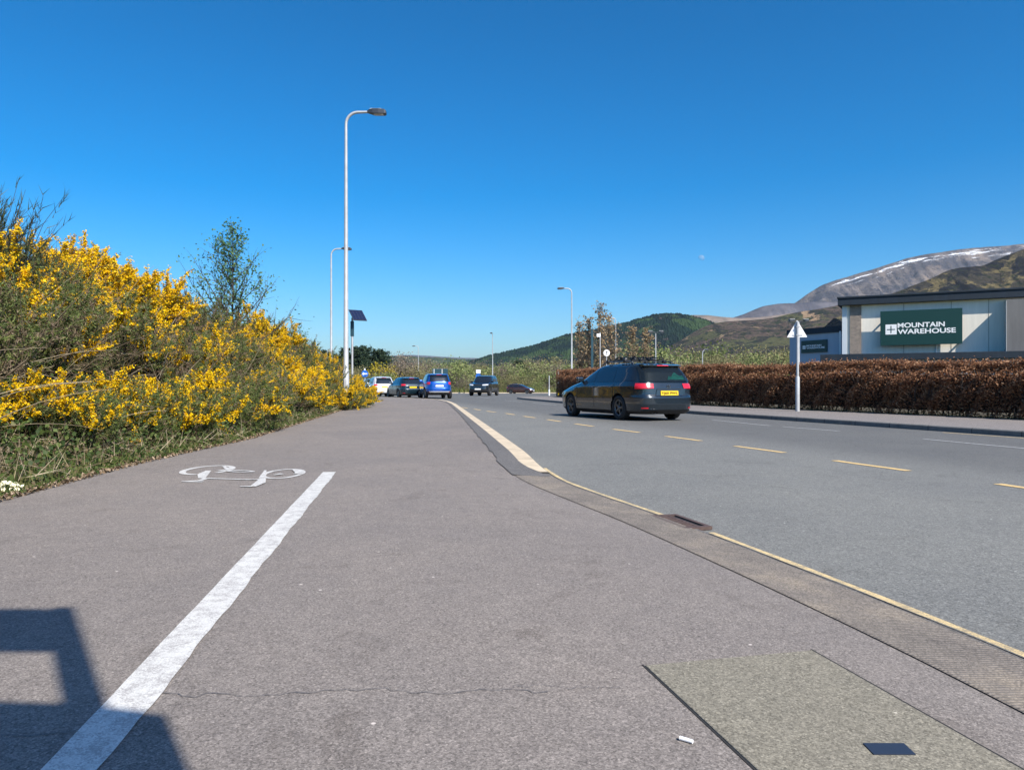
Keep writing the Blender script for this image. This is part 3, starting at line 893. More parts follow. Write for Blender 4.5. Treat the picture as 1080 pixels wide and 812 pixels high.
def shop_sign(parent, x, z, W, H, y, thick=0.08):
    """dark green sign panel in the facade's local frame (x along facade, y outwards negative)"""
    s = MB(); s.box(x + W / 2, y, z + H / 2, W, thick, H, bevel=0.012)
    so = s.build('shop_sign', M['sign_green'], parent)
    yf = y - thick / 2 - 0.004
    lg = MB(); q = H * 0.29; lx, lz = x + W * 0.065, z + H * 0.315
    lg.box(lx + q / 2, yf, lz + q / 2, q, 0.02, q, bevel=0.008); lo = lg.build('logo', M['sign_white'], so)
    cr = MB(); c = (lx + q / 2, lz + q / 2); t = q * 0.045; a = q * 0.36
    for dx, dz in ((1, 0), (-1, 0), (0, 1), (0, -1)):
        P = [(c[0] + dx * a, c[1] + dz * a)]
        w = q * 0.12
        P = [(c[0] + dx * a, c[1] + dz * a), (c[0] + dx * a * 0.25 + dz * t, c[1] + dz * a * 0.25 + dx * t), (c[0] + dx * a * 0.25 - dz * t, c[1] + dz * a * 0.25 - dx * t)]
        cr.prism([(c[0] + dx * a + dz * t, c[1] + dz * a + dx * t), (c[0] + dx * a - dz * t, c[1] + dz * a - dx * t), (c[0] - dz * t, c[1] - dx * t), (c[0] + dz * t, c[1] + dx * t)], yf - 0.016, yf - 0.0105, 'xz')
    cr.build('logo_cross', M['sign_green'], lo)
    tx = x + W * 0.218
    add_text('MOUNTAIN', so, (tx, yf, z + H * 0.505), H * 0.188, W * 0.575, M['sign_white'], bold=H * 0.005)
    add_text('WAREHOUSE', so, (tx, yf, z + H * 0.325), H * 0.188, W * 0.705, M['sign_white'], bold=H * 0.005)
    return so

def stone_mat():
    m, nt, b, L = new_mat('rough_stone_pier')
    c = coords(nt)
    br = N(nt, 'ShaderNodeTexBrick', Scale=3.0); L.new(c, br.inputs['Vector'])
    mp = nt.nodes.new('ShaderNodeMapping'); mp.inputs['Rotation'].default_value = (PI / 2, 0, 0); L.new(c, mp.inputs['Vector']); L.new(mp.outputs[0], br.inputs['Vector'])
    br.inputs['Color1'].default_value = (0.36, 0.30, 0.25, 1); br.inputs['Color2'].default_value = (0.22, 0.185, 0.16, 1); br.inputs['Mortar'].default_value = (0.12, 0.11, 0.1, 1)
    br.inputs['Mortar Size'].default_value = 0.03
    L.new(br.outputs['Color'], b.inputs['Base Color']); b.inputs['Roughness'].default_value = 0.9
    bp = N(nt, 'ShaderNodeBump', Strength=0.7, Distance=0.03); L.new(br.outputs['Fac'], bp.inputs['Height']); bp.invert = True; L.new(bp.outputs[0], b.inputs['Normal'])
    return m
def panel_mat(name, col, seam=0.55, var=0.1):
    """weathered wall panels with faint streaks"""
    m, nt, b, L = new_mat(name)
    c = coords(nt)
    mp = nt.nodes.new('ShaderNodeMapping'); mp.inputs['Scale'].default_value = (2.2, 2.2, 0.35); L.new(c, mp.inputs['Vector'])
    n = N(nt, 'ShaderNodeTexNoise', Scale=1.6, Detail=8.0, Roughness=0.65); L.new(mp.outputs[0], n.inputs['Vector'])
    r = ramp(nt, [(0.3, [x * (1 - var * 1.6) for x in col]), (0.7, [min(1, x * (1 + var)) for x in col])]); L.new(n.outputs['Fac'], r.inputs[0])
    L.new(r.outputs[0], b.inputs['Base Color']); b.inputs['Roughness'].default_value = 0.7
    return m

def warehouse():
    # local frame: x runs along the facade to the right, -y is outwards (towards the viewer)
    Lx, Ly = 26.8, 60.0
    d = Vector((0.872, -0.489, 0)).normalized()
    rz = math.atan2(d.y, d.x)
    o = empty('warehouse_shop', (Lx, Ly, float(gz(Ly)) - 0.1), rz, 'large pale panelled shop with flat dark roof edge and big green sign', 'building')
    H = 7.4
    pale = panel_mat('pale_wall_panel', (0.78, 0.735, 0.65), var=0.05)
    dark = panel_mat('dark_roof_edge', (0.008, 0.018, 0.032), var=0.2)
    slate = panel_mat('slate_cladding', (0.15, 0.145, 0.145))
    w = MB(); w.box(11.0, 10.0, H / 2, 22.0, 20.0, H); w.build('wall', pale, o)
    g = MB()
    for x in (4.4, 7.6, 10.0): g.box(x, -0.006, H / 2, 0.035, 0.02, H - 0.1)
    g.build('panel_joints', flat('joint_grey', (0.3, 0.28, 0.25), 0.8), o)
    r = MB(); r.box(11.2, 9.9, H + 0.28, 23.0, 20.8, 0.56, bevel=0.02); r.box(11.2, 9.9, H + 0.62, 23.1, 20.94, 0.14, bevel=0.02); r.build('roof', dark, o)
    e = MB(); e.box(0.16, -0.02, H / 2, 0.34, 0.12, H); e.build('corner_trim', flat('pale_blue_trim', (0.55, 0.6, 0.64), 0.5), o)
    s = MB(); s.box(0.98, -0.03, H / 2, 0.84, 0.16, H); s.build('stone_pier', stone_mat(), o)
    # projecting block at the right, its top just under the roof edge
    b = MB(); b.box(11.0 + 5.0, -0.75, (H - 0.25) / 2, 10.0, 1.5, H - 0.25); b.build('projecting_wall', slate, o)
    j = MB(); j.box(10.99, -0.75, (H - 0.3) / 2, 0.03, 1.52, H - 0.32); j.build('wall_edge_trim', flat('edge_grey', (0.5, 0.5, 0.48), 0.6), o)
    # canopy
    c = MB(); c.box(10.4, -1.2, 3.16, 23.6, 2.2, 0.5, bevel=0.02); c.build('canopy', dark, o)
    u = MB(); u.box(10.4, -1.1, 1.45, 23.0, 1.9, 2.9); u.build('shopfront', flat('grey_shopfront', (0.13, 0.15, 0.17), 0.35), o)  # one even blue-grey over the whole shopfront block
    for x in (2.86, 8.15):
        for z in (5.9, 4.2):
            k = MB(); k.box(x, -0.34, z, 0.1, 0.66, 0.1); k.build('sign_bracket', M['darkmetal'], o)
    shop_sign(o, 2.80, 4.08, 5.5, 2.68, -0.72)
    p = MB(); p.tube([(6.6, -0.05, 3.4), (6.6, -0.05, 4.3)], 0.05, 8); p.build('downpipe', M['white'], o)
    # lower wing, set back to the left
    wx = -4.1
    o2 = empty('shop_wing', (Lx, Ly, float(gz(Ly)) - 0.1), rz, 'lower slate blue wing of the shop with its small green sign', 'building')
    blue = panel_mat('slate_blue_cladding', (0.34, 0.40, 0.47), var=0.05)
    # the wing's face is turned away from the sun
    Rw = math.radians(-38)
    pivot = Vector((-0.06, 0.4, 0))
    wb = MB()
    rot = Matrix.Rotation(0, 4, 'Z')
    P = [(-0.06, 0.5), (-4.6, 3.6), (-2.4, 8.4), (-0.06, 8.4)]
    wb.prism(P, 0, 5.35, 'xy'); wb.build('wall', blue, o2)
    P2 = [(-0.06, 0.38), (-4.85, 3.6), (-2.5, 8.6), (-0.06, 8.6)]
    rb = MB(); rb.prism(P2, 5.35, 5.85, 'xy'); rb.build('roof', dark, o2)
    f = empty('sign_carrier', (0, 0, 0), 0); 
    bpy.data.objects.remove(f)
    dx, dy = (-0.06 + 4.6), (0.5 - 3.6)
    ang = math.atan2(dy, dx)
    sg = shop_sign(o2, 0, 0, 2.7, 1.05, 0)
    n = Vector((dy, -dx)).normalized()
    sg.location = (-4.6 + dx * 0.25 + n.x * 0.07, 3.6 + dy * 0.25 + n.y * 0.07, 3.75); sg.rotation_euler = (0, 0, ang)
    wp = MB(); wp.box(-0.2, 0.40, 2.9, 0.1, 0.1, 5.0); wp.build('downpipe', M['white'], o2)
warehouse()

# ------------------------------------------------------------------ vegetation
def rand_unit(n, rng):
    v = rng.normal(size=(n, 3)); return v / np.linalg.norm(v, axis=1)[:, None]
def leaf_quads(C, size, rng, aspect=0.6, up=0.0, axis=None):
    """diamond leaves: one quad each, randomly turned"""
    n = len(C)
    a = rand_unit(n, rng) if axis is None else axis + rand_unit(n, rng) * 0.5
    a /= np.linalg.norm(a, axis=1)[:, None]
    b = np.cross(a, rand_unit(n, rng) + np.array([0, 0, up])); b /= np.linalg.norm(b, axis=1)[:, None] + 1e-9
    s = (size * (0.65 + 0.7 * rng.random(n)))[:, None]
    a, b = a * s * 0.5, b * s * 0.5 * aspect
    return np.stack([C - a, C + b, C + a, C - b], 1)
def spikes(C, D, length, width, rng):
    n = len(C)
    b = np.cross(D, rand_unit(n, rng)); b /= np.linalg.norm(b, axis=1)[:, None] + 1e-9
    L = (length * (0.6 + 0.8 * rng.random(n)))[:, None]
    return np.stack([C - b * width / 2, C + b * width / 2, C + D * L], 1)

M['spine'] = leaf_mat('gorse_spines', [(0, (0.034, 0.055, 0.016)), (0.45, (0.095, 0.130, 0.034)), (0.8, (0.16, 0.195, 0.052)), (1, (0.22, 0.165, 0.085))], trans=0.2)
M['petal'] = leaf_mat('gorse_petals', [(0, (0.72, 0.38, 0.002)), (0.35, (0.86, 0.56, 0.003)), (1, (0.92, 0.66, 0.010))], rough=0.6, trans=0.3)
M['dead'] = leaf_mat('dead_gorse_twigs', [(0, (0.09, 0.064, 0.042)), (0.5, (0.19, 0.135, 0.088)), (1, (0.33, 0.25, 0.17))], trans=0.1)
M['stem'] = flat('gorse_stems', (0.12, 0.092, 0.06), 0.9, var=0.4, scale=20)
M['broom'] = leaf_mat('broom_stems', [(0, (0.018, 0.034, 0.016)), (0.5, (0.04, 0.062, 0.028)), (1, (0.075, 0.095, 0.04))], trans=0.15)

def gorse_proto(seed, R, Hh, flower, dead, n_main=15):
    """returns three meshes: stems, spiny foliage, flowers"""
    rng = np.random.default_rng(seed)
    st = MB(); tips = []; cs = []; cd = []; fc = []
    dead_c = []; dead_d = []
    for i in range(n_main):
        az = 2 * PI * (i + rng.random()) / n_main; lean = 0.15 + 0.95 * rng.random() ** 0.8
        ln = Hh * (0.65 + 0.45 * rng.random()) / (0.75 + 0.25 * math.cos(lean))
        p = Vector((0.12 * math.cos(az), 0.12 * math.sin(az), 0)); d = Vector((math.sin(lean) * math.cos(az), math.sin(lean) * math.sin(az), math.cos(lean)))
        pts = [p.copy()]
        for k in range(5):
            d = (d + Vector(rng.normal(0, 0.13, 3)) + Vector((0, 0, 0.07))).normalized(); p = p + d * ln / 5 * (R / max(R, 0.8) if lean > 0.7 else 1); pts.append(p.copy())
        st.tube(pts, np.linspace(0.018, 0.006, 6), 4, cap=False)
        for k in range(1, 6):
            for _ in range(2 if k < 3 else 4):
                q = pts[k] + Vector(rng.normal(0, 0.03, 3)); bd = ((pts[k] - pts[k - 1]).normalized() + Vector(rng.normal(0, 0.75, 3)) + Vector((0, 0, 0.35))).normalized()
                bl = 0.20 + 0.26 * rng.random()
                e = q + bd * bl * 0.6; e2 = e + (bd + Vector((0, 0, 0.35))).normalized() * bl * 0.5
                st.tube([q, e, e2], [0.006, 0.004, 0.002], 3, cap=False)
                for a, b in ((q, e), (e, e2)):
                    tips.append((a, b, (i, k)))
                for _ in range(3):
                    t = rng.random(); s0 = q.lerp(e2, 0.3 + 0.7 * t); sd = (bd + Vector(rng.normal(0, 0.6, 3)) + Vector((0, 0, 0.3))).normalized()
                    s1 = s0 + sd * (0.10 + 0.14 * rng.random()); tips.append((s0, s1, (i, k)))
    bloom = {}
    zmax = max(t[1].z for t in tips)
    for a, b, ik in tips:
        k = ik[1]
        isdead = rng.random() < dead * (1.25 - 0.6 * (k / 5) if k < 4 else 0.55)
        n = 22
        t = rng.random(n); base = np.array(a)[None] * (1 - t[:, None]) + np.array(b)[None] * t[:, None] + rng.normal(0, 0.006, (n, 3))
        ax = np.array((b - a).normalized())
        dirs = ax[None] * 0.5 + rand_unit(n, rng); dirs /= np.linalg.norm(dirs, axis=1)[:, None]
        if isdead: dead_c.append(base); dead_d.append(dirs)
        else: cs.append(base); cd.append(dirs)
        out = (b.x ** 2 + b.y ** 2) ** 0.5 / R
        pf = flower * (0.22 + 0.85 * smooth01((b.z / zmax - 0.25) / 0.5) * 1.0 + 0.25 * min(out, 1)) * (0.5 if k < 3 else 1.0)
        # whole branch ends come into bloom together
        if ik not in bloom: bloom[ik] = rng.random() < pf * 0.9
        if bloom[ik] and rng.random() < 0.86:
            m = int(26 + 20 * rng.random()); t = 0.15 + 0.95 * rng.random(m)
            fc.append(np.array(a)[None] * (1 - t[:, None]) + np.array(b)[None] * t[:, None] + rng.normal(0, 0.017, (m, 3)))
    fo = MB()
    C = np.concatenate(cs); D = np.concatenate(cd)
    fo.tris(spikes(C, D, 0.050, 0.013, rng), 0)
    if dead_c:
        C = np.concatenate(dead_c); D = np.concatenate(dead_d); fo.tris(spikes(C, D, 0.055, 0.006, rng), 1)
    fl = MB()
    C = np.concatenate(fc) if fc else np.zeros((1, 3))
    fl.quads(leaf_quads(C, 0.028, rng, 0.85)); fl.quads(leaf_quads(C + rng.normal(0, 0.008, C.shape), 0.024, rng, 0.85))
    return (st.mesh('stems', M['stem']), fo.mesh('foliage', [M['spine'], M['dead']]), fl.mesh('flowers', M['petal']))

GORSE = {
    'rich': [gorse_proto(11, 0.95, 1.15, 1.35, 0.3), gorse_proto(12, 0.9, 1.05, 1.1, 0.35), gorse_proto(17, 1.0, 1.1, 1.4, 0.25)],
    'low': [gorse_proto(21, 0.8, 0.75, 0.55, 0.22), gorse_proto(22, 0.8, 0.68, 0.32, 0.22), gorse_proto(23, 0.85, 0.72, 0.7, 0.28)],
    'green': [gorse_proto(31, 0.9, 0.95, 0.10, 0.35), gorse_proto(32, 0.95, 1.05, 0.2, 0.5)],
    'woody': [gorse_proto(41, 0.95, 1.1, 0.14, 0.85), gorse_proto(42, 0.9, 1.2, 0.32, 0.78)],
}
def gorse(kind, x, y, s, rz, label, sz=1.0, group='gorse bushes on the bank', tilt=0.0):
    pr = GORSE[kind][int(abs(x * 37 + y * 53)) % len(GORSE[kind])]
    o = empty('gorse_bush', (x, y, float(bank_z(x, y)) - 0.06), rz, label, 'gorse bush', group)
    o.scale = (s, s, s * sz); o.rotation_euler = (0, tilt, rz)
    for nm, me in zip(('stems', 'foliage', 'flowers'), pr):
        c = link(bpy.data.objects.new(nm, me)); c.parent = o
    return o

ORD = ['first', 'second', 'third', 'fourth', 'fifth', 'sixth', 'seventh', 'eighth', 'ninth', 'tenth', 'eleventh', 'twelfth', 'thirteenth', 'fourteenth', 'fifteenth', 'sixteenth', 'seventeenth', 'eighteenth', 'nineteenth', 'twentieth', 'twenty-first', 'twenty-second', 'twenty-third', 'twenty-fourth', 'twenty-fifth', 'twenty-sixth', 'twenty-seventh', 'twenty-eighth', 'twenty-ninth', 'thirtieth', 'thirty-first', 'thirty-second', 'thirty-third', 'thirty-fourth', 'thirty-fifth', 'thirty-sixth']
def plant_bank():
    rng = np.random.default_rng(77)
    # front row, spilling on to the path edge
    y = 5.6; i = 0
    while y < 44 and i < len(ORD):
        d = 0.62 + 0.4 * rng.random() + (0.55 if y < 8 else 0.0)
        kind = 'low' if rng.random() < (0.88 if y < 11 else 0.62) else 'green'
        s = (0.72 + 0.3 * rng.random()) * (0.8 if y < 7 else 1.0) * (1.1 if y > 14 else 1)
        gorse(kind, float(pave_left(y)) - d, y, s, rng.random() * 6.28, f'low gorse at the path edge, {ORD[i]} along from the near end', group='low gorse along the path edge')
        y += 0.95 + 0.35 * rng.random() + 0.012 * y; i += 1
    # second row, mid slope: greener and woody with patches of bloom
    y = 4.6; i = 0
    while y < 44 and i < len(ORD):
        d = 1.85 + 0.5 * rng.random()
        r = rng.random()
        kind = ('green' if r < 0.6 else 'woody' if r < 0.9 else 'low') if y < 14 else ('low' if r < 0.3 else 'woody' if r < 0.6 else 'green')
        gorse(kind, float(pave_left(y)) - d, y, 0.85 + 0.3 * rng.random(), rng.random() * 6.28, f'mid slope gorse above the path edge row, {ORD[i]} from the near end', group='gorse on the middle of the bank')
        y += 1.05 + 0.4 * rng.random() + 0.012 * y; i += 1
    # third row: tall woody bushes under the crest
    y = 4.2; i = 0
    while y < 42 and i < len(ORD):
        d = 3.1 + 0.5 * rng.random()
        r = rng.random()
        kind = 'woody' if r < 0.42 else 'rich' if r < 0.8 else 'green'
        gorse(kind, float(pave_left(y)) - d, y, (1.05 + 0.3 * rng.random()) * (0.84 if y < 13.5 else 1.0), rng.random() * 6.28, f'tall woody gorse below the bank crest, {ORD[i]} from the near end', sz=0.95, group='woody gorse below the crest')
        y += 1.1 + 0.4 * rng.random() + 0.014 * y; i += 1
    # crest row in full bloom
    y = 5.0; i = 0
    while y < 41 and i < len(ORD):
        d = 4.4 + 0.6 * rng.random()
        kind = 'rich' if rng.random() < 0.88 else 'woody'
        s = (1.14 + 0.24 * rng.random()) * (1.0 - 0.32 * smooth01((y - 12) / 12)) * (0.84 if y < 7.4 else 0.8 if y < 13.2 else 1.0)
        gorse(kind, float(pave_left(y)) - d, y, s, rng.random() * 6.28, f'golden gorse on the bank crest against the sky, {ORD[i]} from the near end', group='gorse along the bank crest')
        y += 1.15 + 0.45 * rng.random() + 0.02 * y; i += 1
plant_bank()
for dx, y, s, lab in ((0.15, 24.8, 0.8, 'gorse in front of the foot of the nearest tall lamp'), (-0.7, 25.2, 0.95, 'gorse left of the foot of the nearest tall lamp'), (0.25, 26.4, 0.75, 'gorse right of the foot of the nearest tall lamp'), (0.3, 28.4, 0.75, 'gorse spilling on to the path just past the nearest tall lamp'), (0.35, 31.0, 0.75, 'gorse spilling on to the path near its far end, before the white car')):
    gorse('low' if s < 1 else 'rich', -5.88 + dx - 0.14 * (y - 26.2), y, s, y, lab, group='low gorse along the path edge')

def broom(x, y, h, seed, label, spread=0.5, n=260):
    rng = np.random.default_rng(seed)
    o = empty('broom_bush', (x, y, float(bank_z(x, y)) - 0.05), 0, label, 'broom bush', 'broom bushes behind the crest')
    st = MB(); fo = MB()
    C, D = [], []
    for i in range(12):
        az = rng.random() * 6.28; le = 0.1 + spread * rng.random()
        d0 = Vector((math.sin(le) * math.cos(az), math.sin(le) * math.sin(az), math.cos(le)))
        q = d0 * h * 0.55; st.tube([(0, 0, 0), q * 0.5 + Vector(rng.normal(0, 0.04, 3)), q], [0.022, 0.014, 0.008], 5, cap=False)
        for k in range(n // 12):
            s = q * (0.35 + 0.65 * rng.random()); dd = (d0 + Vector(rng.normal(0, 0.3, 3)) + Vector((0, 0, 0.3))).normalized()
            L = h * (0.2 + 0.28 * rng.random()); e = s + dd * L
            st.tube([s, s.lerp(e, 0.5) + Vector(rng.normal(0, 0.02, 3)), e], [0.006, 0.004, 0.002], 3, cap=False)
            t = rng.random(16); C.append(np.array(s)[None] * (1 - t[:, None]) + np.array(e)[None] * t[:, None])
            v = np.array(dd)[None] * 1.1 + rand_unit(16, rng) * 0.7; D.append(v / np.linalg.norm(v, axis=1)[:, None])
    st.build('stems', M['bark_dark'], o)
    fo.tris(spikes(np.concatenate(C), np.concatenate(D), 0.15, 0.012, rng)); fo.build('foliage', M['broom'], o)
broom(-7.35, 10.0, 2.5, 1, 'dark green broom bush tallest at the left edge behind the gorse', 0.45)
broom(-6.9, 10.6, 2.0, 2, 'dark broom bush just right of the tallest one, behind the near crest gorse', 0.6)
broom(-9.1, 19.2, 1.9, 3, 'dark broom bush left of the young birch behind the crest', 0.6)
broom(-9.3, 20.6, 1.7, 4, 'broom bush at the foot of the young birch', 0.7)
broom(-9.0, 26.0, 1.5, 5, 'dark broom bush right of the young birch on the crest', 0.8)
broom(-9.3, 29.5, 1.5, 6, 'small dark broom bush by the thin sapling', 0.8)

def grow(rng, h, trunk_r, n_branch, spread, up, levels=2, start=0.25, droop=0.0, wiggle=0.05, taper=0.9):
    """tree skeleton: list of (points, r0, r1); and list of twig segments for leaves"""
    br = []; twigs = []
    pts = [Vector((0, 0, 0))]; p = Vector((0, 0, 0)); n = 9
    for i in range(n):
        p = p + Vector((rng.normal(0, wiggle * h / n), rng.normal(0, wiggle * h / n), h / n)); pts.append(p.copy())
    br.append((pts, trunk_r, trunk_r * 0.12))
    for i in range(n_branch):
        f = start + (1 - start) * (i + rng.random()) / n_branch * 0.97
        k = min(int(f * n), n - 1); q = pts[k].lerp(pts[k + 1], f * n - k)
        az = i * 2.4 + rng.random() * 0.8; L = spread * (1.05 - f * taper) * (0.75 + 0.5 * rng.random())
        d = Vector((math.cos(az), math.sin(az), up)).normalized()
        bp = [q.copy()]; c = q.copy(); m = 5
        for j in range(m):
            d = (d + Vector(rng.normal(0, 0.14, 3)) + Vector((0, 0, 0.06 - droop))).normalized(); c = c + d * L / m; bp.append(c.copy())
        r0 = trunk_r * (1 - f) * 0.5 + 0.008
        br.append((bp, r0, r0 * 0.2)); 
        for j in range(1, m + 1):
            for _ in range(levels):
                s = bp[j].lerp(bp[j - 1], rng.random()); td = ((bp[j] - bp[j - 1]).normalized() + Vector(rng.normal(0, 0.6, 3)) + Vector((0, 0, 0.2))).normalized()
                e = s + td * L * (0.2 + 0.25 * rng.random()); twigs.append((s, e)); br.append(([s, s.lerp(e, 0.5) + Vector(rng.normal(0, 0.02, 3)), e], r0 * 0.25 + 0.003, 0.002))
    top = pts[-1]
    twigs.append((pts[-2], top))
    return br, twigs
def tree_meshes(seed, h, trunk_r, n_branch, spread, up, leaf_m, bark, per_twig, leaf, levels=2, start=0.25, jitter=0.12, aspect=0.7, droop=0.0, sides=5, wiggle=0.05, taper=0.9):
    rng = np.random.default_rng(seed)
    br, tw = grow(rng, h, trunk_r, n_branch, spread, up, levels, start, droop, wiggle, taper)
    t = MB()
    for pts, r0, r1 in br: t.tube(pts, np.linspace(r0, r1, len(pts)), sides if r0 > 0.02 else 3, cap=False)
    c = MB(); C = []
    for s, e in tw:
        k = rng.poisson(per_twig)
        if k: u = rng.random((k, 1)) * 1.1; C.append(np.array(s)[None] * (1 - u) + np.array(e)[None] * u + rng.normal(0, jitter, (k, 3)))
    C = np.concatenate(C); c.quads(leaf_quads(C, leaf, rng, aspect))
    return t.mesh('trunk', bark), c.mesh('crown', leaf_m)
def plant_tree(name, meshes, x, y, z, s, rz, label, cat='tree', group=None, sz=1.0):
    o = empty(name, (x, y, z), rz, label, cat, group); o.scale = (s, s, s * sz)
    for nm, me in zip(('trunk', 'crown'), meshes):
        c = link(bpy.data.objects.new(nm, me)); c.parent = o
    return o

M['birch_leaf'] = leaf_mat('young_birch_leaves', [(0, (0.05, 0.11, 0.05)), (0.6, (0.10, 0.20, 0.08)), (1, (0.18, 0.27, 0.10))])
M['russet'] = leaf_mat('russet_leaves', [(0, (0.20, 0.13, 0.07)), (0.4, (0.36, 0.24, 0.13)), (0.75, (0.50, 0.38, 0.24)), (1, (0.30, 0.28, 0.13))])
M['pine'] = leaf_mat('pine_needles', [(0, (0.012, 0.028, 0.018)), (0.6, (0.028, 0.05, 0.028)), (1, (0.05, 0.075, 0.035))], trans=0.1)
M['spring'] = leaf_mat('fresh_spring_leaves', [(0, (0.11, 0.14, 0.045)), (0.6, (0.21, 0.25, 0.085)), (1, (0.31, 0.33, 0.13))])
M['olive'] = leaf_mat('olive_spring_buds', [(0, (0.13, 0.12, 0.055)), (0.6, (0.235, 0.215, 0.09)), (1, (0.34, 0.30, 0.145))])
M['twiggy'] = leaf_mat('bare_brown_twigs', [(0, (0.12, 0.095, 0.07)), (0.6, (0.20, 0.155, 0.115)), (1, (0.28, 0.23, 0.17))], trans=0.1)
M['yellow_leaf'] = leaf_mat('yellow_blossom', [(0, (0.3, 0.25, 0.02)), (1, (0.5, 0.38, 0.03))])

bz = lambda x, y: float(bank_z(x, y))
plant_tree('birch_tree', tree_meshes(5, 4.3, 0.05, 34, 2.3, 1.0, M['birch_leaf'], M['bark_dark'], 5.5, 0.075, 3, 0.10, 0.10, wiggle=0.04), -8.5, 22.5, bz(-8.5, 22.5) - 0.1, 1.0, 0.4, 'slender young birch with small sparse green leaves above the gorse crest')
plant_tree('thin_sapling', tree_meshes(8, 2.3, 0.03, 12, 1.3, 1.0, M['birch_leaf'], M['bark_dark'], 3.0, 0.06, 2, 0.15, 0.08), -8.9, 31.5, bz(-8.9, 31.5) - 0.1, 1.0, 1.0, 'thin almost bare sapling right of the birch on the crest')

# fastigiate trees with russet leaves
colA = [tree_meshes(50 + i, 7.4, 0.07, 46, 2.3, 1.9, M['russet'], M['bark'], 1.25, 0.155, 3, 0.10, 0.10, 0.8, taper=0.8) for i in range(3)]
for i, (px, top, Y, lab, k) in enumerate(((611, 341, 76, 'russet columnar tree leftmost of its row, right of the dark footed lamp', 0), (621, 335, 77, 'russet columnar tree second from the left beside the blue totem', 1), (632.5, 321, 75, 'tallest russet columnar tree with a thin bare top', 2),
                                          (644, 334, 78, 'russet columnar tree right of the tallest one', 0), (668, 345, 80, 'russet columnar tree with a pointed top, left of the close pair', 1), (681.5, 346, 80, 'russet columnar tree with a pointed top, right of the close pair', 2))):
    X = (px - 540) / 780 * Y; H = (406 - top) / 780 * Y + 0.9
    plant_tree('columnar_tree', colA[k], X, Y, float(gz(Y)), 1.35, i * 1.7, lab, group='columnar trees behind the hedge', sz=H / 7.4 / 1.35)

# pines at the left of the far wood
pineP = []
for sd in (61, 62, 63):
    pineP.append(tree_meshes(sd, 12, 0.22, 34, 3.6, 0.25, M['pine'], M['bark_dark'], 14, 0.42, 2, 0.28, 0.28, 0.6, taper=0.7))
for i, (px, top, Y, lab) in enumerate(((345, 371, 185, 'dark pine just left of the second tall lamp'), (362, 368, 200, 'dark pine seen behind the nearest tall lamp'), (377, 367, 180, 'dark pine below the solar panel'), (386, 366.5, 188, 'dark broad pine right of the solar panel pole'),
                                       (396, 369, 182, 'dark pine above the white car'), (404, 371, 190, 'dark pine at the right end of the pine group'), (336, 374, 195, 'dark pine farthest left above the gorse'))):
    X = (px - 540) / 780 * Y; H = (406 - top) / 780 * Y + 1.5
    plant_tree('pine_tree', pineP[i % 3], X, Y, -0.7, 1.0, i * 2.1, lab, group='pines beyond the road', sz=H / 12)

def crown_tree(seed, h, w, leaf_m, bark, n, size, hollow=0.5):
    """rounded spreading tree: limbs plus leaf clumps gathered in tufts"""
    rng = np.random.default_rng(seed)
    t = MB(); c = MB()
    t.tube([(0, 0, 0), (0.1, 0, h * 0.3), (0, 0.1, h * 0.55), (0.1, 0.1, h * 0.85)], [0.16, 0.12, 0.08, 0.02], 6, cap=False)
    C = []
    for i in range(16):
        az = i * 2.4; z = h * (0.25 + 0.65 * rng.random()); r = w * 0.5 * math.sqrt(max(0.05, 1 - ((z / h - 0.5) / 0.55) ** 2)) * (0.6 + 0.5 * rng.random())
        e = Vector((r * math.cos(az), r * math.sin(az), z)); s = Vector((0.05, 0.05, z * 0.6))
        t.tube([s, s.lerp(e, 0.5) + Vector((0, 0, -0.1)), e], [0.06, 0.04, 0.01], 4, cap=False)
        m = n // 16
        q = rng.normal(0, 1, (m, 3)) * np.array([w * 0.16, w * 0.16, h * 0.09]); C.append(np.array(e)[None] + q)
        for k in range(5):
            f = e + Vector(rng.normal(0, 0.16 * w, 3)); t.tube([s.lerp(e, 0.6), f], [0.02, 0.004], 3, cap=False)
    C = np.concatenate(C); C[:, 2] = np.abs(C[:, 2]); c.quads(leaf_quads(C, size, rng, 0.75))
    return t.mesh('trunk', bark), c.mesh('crown', leaf_m)
scrub = {'spring': [crown_tree(71, 6, 5.2, M['spring'], M['bark'], 1500, 0.30), crown_tree(72, 5, 5.5, M['spring'], M['bark'], 1500, 0.30)],
         'olive': [crown_tree(73, 7, 5.5, M['olive'], M['bark'], 1500, 0.26), crown_tree(74, 8, 5.0, M['olive'], M['bark'], 1300, 0.26)],
         'twiggy': [crown_tree(75, 8, 5.5, M['twiggy'], M['bark'], 1200, 0.22), crown_tree(76, 7, 5.0, M['twiggy'], M['bark'], 1100, 0.22)],
         'yellow': [crown_tree(77, 5, 4.0, M['yellow_leaf'], M['bark'], 1200, 0.26)]}
